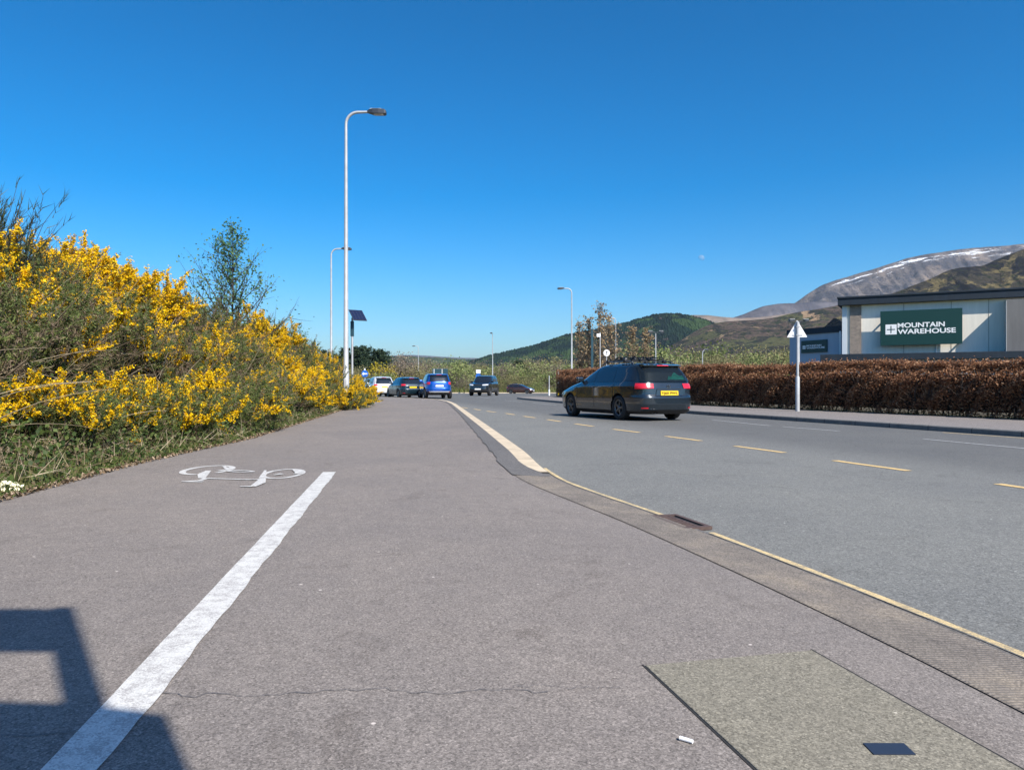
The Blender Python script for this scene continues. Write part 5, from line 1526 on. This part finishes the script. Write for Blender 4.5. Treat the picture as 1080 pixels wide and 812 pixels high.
def make_car(name, label, cat, loc, heading, sp, paint, rear_shade=False, group='cars on the road', detail=1):
    """sp: dict of measurements. Local +x is forward."""
    L, W, H, zc = sp['L'], sp['W'], sp['H'], sp['clear']
    hf, hb, belt = sp['hood_f'], sp['hood_b'], sp['belt']      # hood front and back height, belt height
    xf, xr = L / 2, -L / 2
    cowl, rf, rr, rb = sp['cowl'], sp['roof_f'], sp['roof_r'], sp['rear_belt']
    front = [(zc, xf - 0.16), (zc + 0.1, xf - 0.03), (zc + 0.28, xf), (hf - 0.12, xf - 0.03), (hf - 0.03, xf - 0.10), (hf, xf - 0.2), (hf + (hb - hf) * 0.45, xf - 0.2 - (xf - 0.2 - cowl) * 0.4), (hb, cowl), (hb + (H - hb) * 0.35, cowl - (cowl - rf) * 0.36), (H - 0.1, rf + (cowl - rf) * 0.10), (H - 0.045, rf - 0.12), (H - 0.012, rf - 0.55), (H, (rf + rr) / 2 + 0.2)]
    rear = [(zc, xr + 0.16), (zc + 0.1, xr + 0.05), (zc + 0.25, xr), (zc + 0.42, xr), (zc + 0.48, xr + 0.035), (belt - 0.14, xr + 0.05), (belt, rb), (belt + (H - belt) * 0.5, rb + (rr - rb) * 0.48), (H - 0.1, rr - 0.0), (H - 0.06, rr + 0.02), (H - 0.035, rr + 0.14), (H - 0.012, rr + 0.5), (H, (rf + rr) / 2 - 0.2)]
    w = W / 2
    width = [(zc, w - 0.09), (zc + 0.08, w - 0.03), (zc + 0.25, w - 0.008), (zc + 0.42, w), (belt - 0.18, w - 0.012), (belt - 0.10, w - 0.012), (belt - 0.02, w - 0.045), (belt + 0.05, w - 0.075), (H - 0.25, w - 0.165), (H - 0.12, w - 0.215), (H - 0.07, w - 0.25), (H - 0.03, w - 0.34), (H - 0.01, w - 0.48), (H, w - 0.7)]
    S = Shell(front, rear, width, sp.get('n', 6.5))
    o = empty(name, loc, heading, label, cat, group)
    zs = sorted(set(list(np.linspace(zc, H - 0.001, 40)) + [z for z, _ in front] + [z for z, _ in rear] + [z for z, _ in width]))
    zs = np.array(zs)
    # even spacing round the loop
    th = []
    for q in range(4):
        t = np.linspace(0, 1, 17)[:-1]; base = q * PI / 2
        a = np.where(t < 0.5, 0.5 * (2 * t) ** 2.2, 1 - 0.5 * (2 - 2 * t) ** 2.2); th += list(base + a * PI / 2)
    th = np.array(th)
    P = np.stack([S.at(th, np.full_like(th, z)) for z in zs], 0)
    mb = MB()
    nz, nt_ = P.shape[:2]
    idx = np.arange(nz * nt_).reshape(nz, nt_); idx2 = np.concatenate([idx, idx[:, :1]], 1)
    F = np.stack([idx2[:-1, :-1], idx2[:-1, 1:], idx2[1:, 1:], idx2[1:, :-1]], -1)
    low = zs[:-1] < zc + sp.get('cladding', 0.07)
    V = P.reshape(-1, 3)
    fl = [tuple(f) for f in F[~low].reshape(-1, 4)]; fd = [tuple(f) for f in F[low].reshape(-1, 4)]
    me = bpy.data.meshes.new('body')
    faces = fl + fd + [tuple(reversed(idx[0])), tuple(idx[-1])]
    me.from_pydata([tuple(v) for v in V], [], faces)
    me.polygons.foreach_set('material_index', [0] * len(fl) + [1] * len(fd) + [1, 0])
    me.polygons.foreach_set('use_smooth', [True] * len(faces))
    me.materials.append(paint); me.materials.append(M['black']); me.update()
    body = link(bpy.data.objects.new('body', me)); 
    R = sp['tyre']; axf, axr = sp['axle_f'], sp['axle_r']
    cut = MB()
    for ax in (axf, axr):
        for sg in (-1, 1):
            n = 40; rr_ = R + 0.045
            ring = [(ax + rr_ * math.cos(t), R + 0.01 + rr_ * math.sin(t)) for t in np.linspace(0, 2 * PI, n, endpoint=False)]
            y0, y1 = sg * (w - 0.30), sg * (w + 0.2)
            cut.prism(ring, min(y0, y1), max(y0, y1), 'xz')
    co = cut.build('cutter', M['black'])
    bm = bmesh.new(); bm.from_mesh(co.data); bmesh.ops.recalc_face_normals(bm, faces=bm.faces); bm.to_mesh(co.data); bm.free()
    try:
        boolean_cut(body, co)
    except Exception as e:
        print('boolean failed', e)
    bpy.data.objects.remove(co)
    try: body.data.set_sharp_from_angle(angle=math.radians(40))
    except Exception: pass
    body.parent = o
    # glass
    def patch(pname, corners, kind, sgn, mat, off=0.006, parent=body, m=14, flip=False, label=None):
        g = MB(); g.grid(S.quad(corners, kind, sgn, off, m))
        ob = g.build(pname, mat, parent)
        if label: ob['label'] = label
        return ob
    zt = H - 0.105; zb = belt + 0.01
    body.parent = o
    gl = M['glass']
    # doors: a slightly proud skin carries the shut lines, the handle and the window
    xs_ = sp['pillars']          # [front of front glass at belt, B pillar, C pillar, end of quarter glass]
    a_top = rf + (cowl - rf) * 0.16
    for sg in (1, -1):
        d1 = patch('door', [(xs_[1] + 0.004, zc + 0.14), (min(xs_[0] + 0.06, axf - R - 0.08), zc + 0.14), (min(xs_[0] + 0.10, axf - R + 0.05), belt - 0.012), (xs_[1] + 0.004, belt - 0.012)], 'side', sg, paint, 0.0015, o)
        h1 = MB(); q = S.side(np.array([xs_[1] + 0.14]), np.array([belt - 0.13]), sg, 0.02)[0]; h1.box(q[0], q[1], q[2], 0.19, 0.03, 0.028, bevel=0.008); h1.build('handle', paint, d1)
        d2 = patch('door', [(max(xs_[2], axr + R * 0.35), zc + 0.14 + R * 0.55), (xs_[1] - 0.004, zc + 0.14), (xs_[1] - 0.004, belt - 0.012), (xs_[2] - 0.02, belt - 0.012)], 'side', sg, paint, 0.0015, o)
        h2 = MB(); q = S.side(np.array([xs_[2] + 0.16]), np.array([belt - 0.12]), sg, 0.02)[0]; h2.box(q[0], q[1], q[2], 0.19, 0.03, 0.028, bevel=0.008); h2.build('handle', paint, d2)
        fx = min(xs_[0] + 0.06, axf - R - 0.08); rxx = max(xs_[2], axr + R * 0.35)
        for dd, x0, z0_, x1, z1_ in ((d1, fx, zc + 0.14, min(xs_[0] + 0.10, axf - R + 0.05), belt - 0.012), (d2, xs_[1], zc + 0.14, xs_[1], belt - 0.012), (d2, rxx, zc + 0.14 + R * 0.55, xs_[2] - 0.02, belt - 0.012)):
            patch('shut_line', [(x0 - 0.006, z0_), (x0 + 0.006, z0_), (x1 + 0.006, z1_), (x1 - 0.006, z1_)], 'side', sg, M['black'], 0.0035, dd)
        patch('window', [(xs_[1] + 0.03, zb), (xs_[0], zb), (a_top, zt), (xs_[1] + 0.03, zt)], 'side', sg, gl, 0.007, o)
        patch('window', [(xs_[2] + 0.03, zb), (xs_[1] - 0.03, zb), (xs_[1] - 0.03, zt), (xs_[2] + 0.06, zt)], 'side', sg, gl, 0.007, o)
        if sp.get('quarter', True):
            patch('window', [(xs_[3], zb + 0.03), (xs_[2] - 0.03, zb), (xs_[2] + 0.0, zt), (xs_[3] + (rr - rb) * 0.55, zt - 0.01)], 'side', sg, gl, 0.007, o)
        # mirror
        mq = S.side(np.array([xs_[0] - 0.12]), np.array([belt + 0.06]), sg, 0.0)[0]
        mr = MB(); mr.box(mq[0], mq[1] + sg * 0.14, mq[2] + 0.02, 0.11, 0.20, 0.14, bevel=0.035); mr.tube([(mq[0], mq[1] - sg * 0.02, mq[2] - 0.03), (mq[0], mq[1] + sg * 0.08, mq[2] - 0.01)], 0.025, 6); mr.build('mirror', sp.get('mirror_mat', paint), o)
    wz0 = hb + 0.015
    patch('windscreen', [(-w + 0.17, wz0), (w - 0.17, wz0), (w - 0.27, zt), (-w + 0.27, zt)], 'front', 1, gl, 0.008, o)
    rz0, rz1 = belt + 0.035, H - 0.12
    if rear_shade:
        dark_sheet = MB()
        Pq = S.quad([(-w + 0.2, rz0), (w - 0.2, rz0), (w - 0.285, rz1), (-w + 0.285, rz1)], 'rear', 1, 0.003, 14)
        dark_sheet.grid(Pq); ho = dark_sheet.build('boot_shade_sheet', M['black'], o)  # black sheet on the shell paints in the darkness of the boot
        patch('rear_window', [(-w + 0.165, rz0 - 0.02), (w - 0.165, rz0 - 0.02), (w - 0.26, rz1 + 0.015), (-w + 0.26, rz1 + 0.015)], 'rear', 1, M['rear_glass'], 0.05, o)
    else:
        patch('rear_window', [(-w + 0.17, rz0), (w - 0.17, rz0), (w - 0.27, rz1), (-w + 0.27, rz1)], 'rear', 1, gl, 0.008, o)
    # lamps wrap round the corners
    lz0, lz1 = sp['tail']
    for sg in (1, -1):
        patch('tail_light', [(PI - sg * sp['tail_in'], lz0 + 0.015), (PI - sg * sp.get('tail_out', 0.80), lz0), (PI - sg * sp.get('tail_out', 0.80), lz1), (PI - sg * sp['tail_in'], lz1 - 0.01)], 'theta', 1, M['red_lens'], 0.012, o)
        hz = hf - 0.11
        patch('headlight', [(sg * 0.10, hz - 0.05), (sg * 0.85, hz - 0.02), (sg * 0.85, hz + 0.085), (sg * 0.10, hz + 0.045)], 'theta', 1, M['clear_lens'], 0.012, o)
        patch('rear_reflector', [(PI - sg * 0.30, zc + 0.14), (PI - sg * 0.6, zc + 0.14), (PI - sg * 0.6, zc + 0.175), (PI - sg * 0.30, zc + 0.175)], 'theta', 1, M['red_lens'], 0.01, o)
    patch('grille', [(-0.42, hf - 0.17), (0.42, hf - 0.17), (0.38, hf - 0.06), (-0.38, hf - 0.06)], 'front', 1, M['black'], 0.010, o)
    patch('front_intake', [(-0.62, zc + 0.09), (0.62, zc + 0.09), (0.66, zc + 0.24), (-0.66, zc + 0.24)], 'front', 1, M['black'], 0.010, o)
    fp = patch('number_plate', [(-0.26, zc + 0.25), (0.26, zc + 0.25), (0.26, zc + 0.36), (-0.26, zc + 0.36)], 'front', 1, M['white'], 0.018, o)
    pz = sp['plate']; pmat = sp.get('plate_mat', M['amber'])
    rp = patch('number_plate', [(-0.26, pz - 0.056), (0.26, pz - 0.056), (0.26, pz + 0.056), (-0.26, pz + 0.056)], 'rear', 1, pmat, 0.03, o)
    if sp.get('plate_text'):
        q = S.end(np.array([0.24]), np.array([pz - 0.028]), False, 0.036)[0]
        add_text(sp['plate_text'], rp, (q[0], q[1], q[2]), 0.082, 0.48, M['black'], rx=PI / 2, rz=-PI / 2, bold=0.0006, depth=0.002, name='plate_text')
    patch('plate_recess', [(-0.40, pz - 0.075), (0.40, pz - 0.075), (0.36, pz + 0.085), (-0.36, pz + 0.085)], 'rear', 1, sp.get('recess_mat', paint), 0.016, o)
    if sp.get('handle_strip', True):
        patch('boot_handle', [(-0.36, pz + 0.085), (0.36, pz + 0.085), (0.34, pz + 0.105), (-0.34, pz + 0.105)], 'rear', 1, M['black'], 0.024, o)
    patch('bumper_seam', [(-w + 0.14, zc + 0.475), (w - 0.14, zc + 0.475), (w - 0.14, zc + 0.487), (-w + 0.14, zc + 0.487)], 'rear', 1, M['black'], 0.004, o)
    # lower rear bumper insert
    patch('rear_diffuser', [(-w + 0.22, zc + 0.005), (w - 0.22, zc + 0.005), (w - 0.2, zc + 0.11), (-w + 0.2, zc + 0.11)], 'rear', 1, M['black'], 0.016, o)
    if sp.get('skid'):
        patch('skid_plate', [(-w + 0.30, zc + 0.13), (w - 0.30, zc + 0.13), (w - 0.22, zc + 0.24), (-w + 0.22, zc + 0.24)], 'rear', 1, flat('silver_skid_plate', (0.6, 0.6, 0.6), 0.4, 0.5), 0.022, o)
        patch('bumper_insert', [(-w + 0.38, zc + 0.02), (w - 0.38, zc + 0.02), (w - 0.30, zc + 0.155), (-w + 0.30, zc + 0.155)], 'rear', 1, M['black'], 0.03, o)
    # spoiler lip with brake lamp
    sl = MB(); rx0 = rr
    pr = [(rx0 + 0.10, H - 0.045), (rx0 - 0.10, H - 0.075), (rx0 - 0.10, H - 0.095), (rx0 + 0.02, H - 0.12)]
    sl.prism(pr, -w + 0.33, w - 0.33, 'xz'); slo = sl.build('roof_spoiler', paint, o)
    bl = MB(); bl.box(rx0 - 0.103, 0, H - 0.085, 0.01, 0.34, 0.022); bl.build('brake_light', M['red_lens'], slo)
    # emblem on the tailgate
    if sp.get('emblem'):
        ez = sp['emblem']; q = S.end(np.array([0.0]), np.array([ez]), False, 0.012)[0]
        em = MB(); seg = 28
        for i in range(seg):
            t0, t1 = 2 * PI * i / seg, 2 * PI * (i + 1) / seg
            for r0, r1 in ((0.046, 0.055),):
                em.add([(q[0], r0 * math.cos(t0), ez + r0 * math.sin(t0)), (q[0], r1 * math.cos(t0), ez + r1 * math.sin(t0)), (q[0], r1 * math.cos(t1), ez + r1 * math.sin(t1)), (q[0], r0 * math.cos(t1), ez + r0 * math.sin(t1))], [(0, 1, 2, 3)])
        def bar(a, b, wd=0.008):
            d = Vector((b[0] - a[0], b[1] - a[1])).normalized(); n = Vector((-d.y, d.x)) * wd / 2
            em.add([(q[0] - 0.001, a[0] + n.x, ez + a[1] + n.y), (q[0] - 0.001, a[0] - n.x, ez + a[1] - n.y), (q[0] - 0.001, b[0] - n.x, ez + b[1] - n.y), (q[0] - 0.001, b[0] + n.x, ez + b[1] + n.y)], [(0, 1, 2, 3)])
        bar((0.018, 0.044), (0.0, 0.008)); bar((-0.018, 0.044), (0.0, 0.008))
        for s_ in (1, -1): bar((0.042 * s_, 0.022), (0.018 * s_, -0.036)); bar((0.018 * s_, -0.036), (0.0, 0.0))
        em.build('emblem', M['chrome'], o)
    # exhaust
    if sp.get('exhaust'):
        ex = MB()
        for y in (0.50, 0.40): ex.lathe([(0.034, 0.0), (0.036, 0.06), (0.030, 0.06), (0.030, 0.0)], 14, 'x', 0, (xr - 0.0 - 0.02, y, zc + 0.05))
        ex.build('exhaust_pipe', M['chrome'], o)
    # roof rails
    if sp.get('rails', False):
        for sg in (1, -1):
            rl = MB(); y = sg * (w - 0.30)
            rl.tube([(rf - 0.15, y, H - 0.03), (rf - 0.28, y, H + 0.035), (rr + 0.45, y, H + 0.035), (rr + 0.28, y, H - 0.03)], 0.017, 6)
            for x in ((rf + rr) / 2, (rf + rr) / 2 + 0.6, (rf + rr) / 2 - 0.6): rl.box(x, y, H + 0.005, 0.06, 0.03, 0.05)
            rl.build('roof_rail', sp.get('rail_mat', M['alloy']), o)
    # wheels
    wt, wr = wheel_meshes(R, sp.get('tyre_w', 0.22), sp.get('rim_mat', M['alloy']))
    for ax in (axf, axr):
        for sg in (1, -1):
            wo = link(bpy.data.objects.new('wheel', wt)); wo.parent = o; wo.location = (ax, sg * (w - 0.125), R); wo.rotation_euler = (0, random.random() * 3, 0 if sg > 0 else PI)
            ro = link(bpy.data.objects.new('rim', wr)); ro.parent = wo
    # black box added so that light does not pass below the floor
    ub = MB(); ub.box((axf + axr) / 2, 0, zc + 0.03, axf - axr - 2 * R - 0.15, W - 0.35, 0.12); ub.build('floor_light_block', M['black'], o)
    return o, S

ESTATE = dict(L=4.56, W=1.80, H=1.475, clear=0.17, hood_f=0.74, hood_b=1.0, belt=0.97, cowl=1.02, roof_f=0.10, roof_r=-1.86, rear_belt=-2.17, tyre=0.318, axle_f=1.36, axle_r=-1.27,
              pillars=[0.86, -0.02, -1.0, -1.92], tail=(0.80, 0.945), tail_in=0.12, tail_out=0.88, plate=0.70, plate_text='YJ65 FWL', emblem=0.855, exhaust=True, rails=True, n=6.0, mirror_mat=None)
paint_grey = car_paint('dark_grey_blue_paint', (0.016, 0.026, 0.037), 0.22, 0.35)
ESTATE['mirror_mat'] = paint_grey
def h_of(dx, dy): return math.atan2(dy, dx)
estate, ES = make_car('estate_car', 'dark grey estate car with a laden roof rack driving away on the right', 'car', (3.03, 20.5, 0.0), h_of(-0.395, 0.92), ESTATE, paint_grey, rear_shade=True)

def on_car(car, x, y, z):
    return car.matrix_basis @ Vector((x, y, z))
def roof_rack(car):
    o = empty('roof_rack', car.location, car.rotation_euler.z, 'black cycle carriers clamped on the roof of the dark grey estate', 'roof rack')
    H = 1.475
    b = MB()
    for x in (-0.30, -1.15): b.box(x, 0, H + 0.06, 0.06, 1.10, 0.022, bevel=0.01)
    for x in (-0.30, -1.15):
        for y in (-0.6, 0.6): b.box(x, y, H + 0.045, 0.1, 0.07, 0.09, bevel=0.015)
    b.build('crossbar', M['black'], o)
    rng = np.random.default_rng(4)
    for y in (-0.40, -0.12, 0.17, 0.42):
        c = MB(); c.box(-0.70, y, H + 0.088, 1.40, 0.06, 0.024, bevel=0.007)
        for x in (-0.05, -1.32): c.tube([(x - 0.09, y, H + 0.11), (x - 0.05, y, H + 0.15), (x + 0.05, y, H + 0.15), (x + 0.09, y, H + 0.11)], 0.014, 6)
        c.tube([(-0.5, y + 0.05, H + 0.12), (-0.62, y + 0.05, H + 0.155), (-0.95, y + 0.02, H + 0.15), (-1.2, y + 0.02, H + 0.13)], 0.017, 6)
        c.box(-0.62 + rng.normal(0, 0.15), y, H + 0.125, 0.12, 0.08, 0.045, bevel=0.015)
        co = c.build('cycle_carrier', M['black'], o)
        s = MB(); s.box(-0.9 + rng.normal(0, 0.2), y, H + 0.125, 0.05, 0.09, 0.035); s.build('strap', flat('grey_strap', (0.2, 0.2, 0.21), 0.6), co)
roof_rack(estate)
def green_cloth(car):
    rng = np.random.default_rng(2)
    n = 16; u = np.linspace(0, 1, n)
    # crumpled cloth heaped against the inside of the rear window, between glass and load
    prof = [(-0.02, 0.0), (-0.08, 0.10), (-0.16, 0.07), (-0.22, 0.15), (-0.30, 0.19), (-0.36, 0.12), (-0.44, 0.10), (-0.52, 0.11), (-0.58, 0.02)]
    ysx = [p[0] for p in prof]; hz = [p[1] for p in prof]
    Y = np.linspace(-0.58, -0.02, 26); T = np.interp(Y, ysx[::-1], hz[::-1])
    rows = []
    for v in np.linspace(0, 1, 8):
        z = 1.03 + T * v
        p = ES.end(Y, z, False, 0.018 + 0.012 * math.sin(v * 9) )
        p[:, 0] += rng.normal(0, 0.004, len(Y)); rows.append(p)
    mb = MB(); mb.grid(np.array(rows), smooth=False)
    o = mb.build('green_cloth', flat('turquoise_cloth', (0.02, 0.38, 0.28), 0.8, var=0.25, scale=14))
    o.location = car.location; o.rotation_euler = car.rotation_euler
    s = o.modifiers.new('thick', 'SOLIDIFY'); s.thickness = 0.004; s.offset = 0
    tag(o, 'crumpled turquoise cloth behind the rear window of the dark grey estate', 'cloth')
green_cloth(estate)

SUV = dict(L=4.34, W=1.82, H=1.66, clear=0.26, hood_f=0.98, hood_b=1.12, belt=1.09, cowl=0.95, roof_f=0.15, roof_r=-1.80, rear_belt=-2.08, tyre=0.355, axle_f=1.33, axle_r=-1.34,
           pillars=[0.80, -0.03, -0.95, -1.75], tail=(0.92, 1.10), tail_in=0.42, tail_out=0.88, plate=0.84, skid=True, rails=True, n=4.6, cladding=0.2, rail_mat=M['alloy'], tyre_w=0.24)
SUV['plate_mat'] = M['white']
blue = car_paint('bright_blue_paint', (0.004, 0.085, 0.42), 0.22, 0.4)
make_car('compact_suv', 'bright blue SUV with silver rear skid plate in the queue', 'car', ((457.5 - 540) / 780 * 49.5, 50.2, 0.0), h_of(-0.245, 0.97), SUV, blue)
HATCH = dict(L=4.25, W=1.79, H=1.46, clear=0.17, hood_f=0.74, hood_b=0.98, belt=0.96, cowl=1.0, roof_f=0.12, roof_r=-1.62, rear_belt=-2.0, tyre=0.315, axle_f=1.32, axle_r=-1.28,
             pillars=[0.82, -0.05, -0.98, -1.55], tail=(0.84, 0.97), tail_in=0.25, tail_out=0.85, plate=0.74, n=5.5)
dk = car_paint('dark_teal_paint', (0.010, 0.028, 0.042), 0.25, 0.3)
make_car('hatchback', 'dark blue hatchback between the white car and the blue SUV', 'car', ((424.5 - 540) / 780 * 53.0, 54.0, 0.0), h_of(-0.42, 0.9), HATCH, dk)
wh = car_paint('white_car_paint', (0.74, 0.75, 0.76), 0.3, 0.0)
HATCH2 = dict(HATCH); HATCH2.update(L=4.4, H=1.55, clear=0.2, recess_mat=wh)
make_car('white_crossover', 'white car at the head of the queue beside the blue arrow sign', 'car', ((398 - 540) / 780 * 57.5, 58.5, 0.0), h_of(-0.35, 0.93), HATCH2, wh)
BIG = dict(L=4.9, W=1.83, H=1.78, clear=0.28, hood_f=1.05, hood_b=1.18, belt=1.14, cowl=1.2, roof_f=0.45, roof_r=-1.95, rear_belt=-2.3, tyre=0.375, axle_f=1.5, axle_r=-1.4,
           pillars=[1.0, 0.15, -0.85, -1.8], tail=(0.95, 1.15), tail_in=0.3, plate=0.8, rails=True, n=5.5, cladding=0.16, tyre_w=0.25)
bk = car_paint('black_car_paint', (0.010, 0.012, 0.018), 0.2, 0.2)
make_car('large_suv', 'dark SUV coming towards the viewer past the queue', 'car', ((510.5 - 540) / 780 * 64.0, 65.0, float(gz(65.0))), h_of(-0.20, -1), BIG, bk)
br = car_paint('brown_red_paint', (0.06, 0.025, 0.02), 0.25, 0.3)
make_car('small_hatchback', 'small dark brown hatchback side on at the far side of the roundabout', 'car', ((549 - 540) / 780 * 112.0, 112.0, float(gz(112.0))), h_of(0.93, -0.36), HATCH, br)
# another dark car is half seen behind the white one
make_car('parked_hatchback', 'dark car roof half hidden by gorse and the blue arrow sign', 'car', ((381 - 540) / 780 * 62.0, 63.5, float(gz(63.5))), h_of(-0.6, 0.8), HATCH, dk)

# ------------------------------------------------------------------ moon
def moon():
    D = 22000.0
    d = Vector(((739.5 - 540) / 780, 1, (406 - 272.5) / 780)); c = d.normalized() * D
    R = D * math.tan(math.radians(0.24))
    mb = MB(); to_sun = Vector((SUN.x * math.cos(SUN_EL), SUN.y * math.cos(SUN_EL), math.sin(SUN_EL)))
    # only the sunlit half of the sphere stands out against the day sky
    z = to_sun.normalized(); x = z.cross(Vector((0, 0, 1))).normalized(); y = z.cross(x)
    P = []
    for a in np.linspace(0.01, PI * 0.60, 20):
        P.append([tuple((z * math.cos(a) + (x * math.cos(t) + y * math.sin(t)) * math.sin(a)) * R) for t in np.linspace(0, 2 * PI, 28, endpoint=False)])
    mb.grid(np.array(P), closed_u=True)
    m, nt, b, L = new_mat('pale_day_moon')
    n = N(nt, 'ShaderNodeTexNoise', Scale=0.02, Detail=5.0); L.new(coords(nt), n.inputs['Vector'])
    r = ramp(nt, [(0.4, (0.45, 0.45, 0.47)), (0.6, (0.75, 0.75, 0.75))]); L.new(n.outputs['Fac'], r.inputs[0]); L.new(r.outputs[0], b.inputs['Base Color']); b.inputs['Roughness'].default_value = 1
    t = nt.nodes.new('ShaderNodeBsdfTransparent'); mx = nt.nodes.new('ShaderNodeMixShader'); mx.inputs[0].default_value = 0.16
    L.new(t.outputs[0], mx.inputs[1]); L.new(b.outputs[0], mx.inputs[2]); L.new(mx.outputs[0], nt.nodes['Material Output'].inputs['Surface'])
    o = mb.build('moon', m); o.location = c
    tag(o, 'pale half moon in the blue daytime sky', 'moon')
moon()

# ------------------------------------------------------------------ air
def haze():
    mb = MB(); mb.box(0, 6000, 625, 17800, 13000, 1264)
    m = bpy.data.materials.new('valley_air'); m.use_nodes = True
    nt = m.node_tree; nt.nodes.remove(nt.nodes['Principled BSDF'])
    v = nt.nodes.new('ShaderNodeVolumePrincipled'); v.inputs['Color'].default_value = (0.50, 0.72, 1.0, 1); v.inputs['Density'].default_value = HAZE
    nt.links.new(v.outputs[0], nt.nodes['Material Output'].inputs['Volume'])
    tag(mb.build('haze', m), 'thin blue valley air', 'haze', kind='stuff')
HAZE = 2.4e-5
haze()

# ------------------------------------------------------------------ light, sky, camera
world = bpy.data.worlds.new('World'); scene.world = world; world.use_nodes = True
nt = world.node_tree
bg = nt.nodes['Background']
sky = nt.nodes.new('ShaderNodeTexSky'); sky.sky_type = 'NISHITA'; sky.sun_disc = False
sky.sun_elevation = SUN_EL
sky.sun_rotation = math.atan2(SUN.x, SUN.y)
sky.altitude = 0; sky.air_density = 1.0; sky.dust_density = 1.3; sky.ozone_density = 6.0
pre = N(nt, 'ShaderNodeMix', data_type='RGBA', blend_type='MULTIPLY'); pre.inputs[0].default_value = 1.0
nt.links.new(sky.outputs[0], pre.inputs[6]); pre.inputs[7].default_value = (0.1, 0.1, 0.1, 1)
gm = nt.nodes.new('ShaderNodeGamma'); gm.inputs[1].default_value = 1.3; nt.links.new(pre.outputs[2], gm.inputs[0])
post = N(nt, 'ShaderNodeMix', data_type='RGBA', blend_type='MULTIPLY'); post.inputs[0].default_value = 1.0; post.clamp_result = False
hs = nt.nodes.new('ShaderNodeHueSaturation'); hs.inputs['Saturation'].default_value = 1.28; hs.inputs['Hue'].default_value = 0.492; nt.links.new(gm.outputs[0], hs.inputs['Color']); nt.links.new(hs.outputs[0], post.inputs[6]); post.inputs[7].default_value = (11.6, 11.6, 11.6, 1)
nt.links.new(post.outputs[2], bg.inputs[0]); bg.inputs[1].default_value = 0.10
sl = bpy.data.lights.new('sun', 'SUN'); sl.energy = 4.2; sl.angle = math.radians(0.53); sl.color = (1.0, 0.93, 0.82)
so = link(bpy.data.objects.new('sun', sl))
sv = Vector((SUN.x * math.cos(SUN_EL), SUN.y * math.cos(SUN_EL), math.sin(SUN_EL)))
so.rotation_euler = sv.to_track_quat('Z', 'Y').to_euler(); so.location = (10, -15, 20)

cam = bpy.data.cameras.new('camera'); cam.sensor_width = 36; cam.lens = 26.0; cam.clip_end = 40000; cam.clip_start = 0.05
co = link(bpy.data.objects.new('camera', cam)); co.location = (0, 0, 0.9); co.rotation_euler = (PI / 2, 0, 0)
scene.camera = co
scene.view_settings.view_transform = 'Standard'; scene.view_settings.look = 'None'; scene.view_settings.gamma = 1; scene.view_settings.exposure = 0.84
scene.cycles.use_denoising = True
scene.cycles.max_bounces = 6; scene.cycles.transparent_max_bounces = 8
scene.cycles.caustics_reflective = False; scene.cycles.caustics_refractive = False
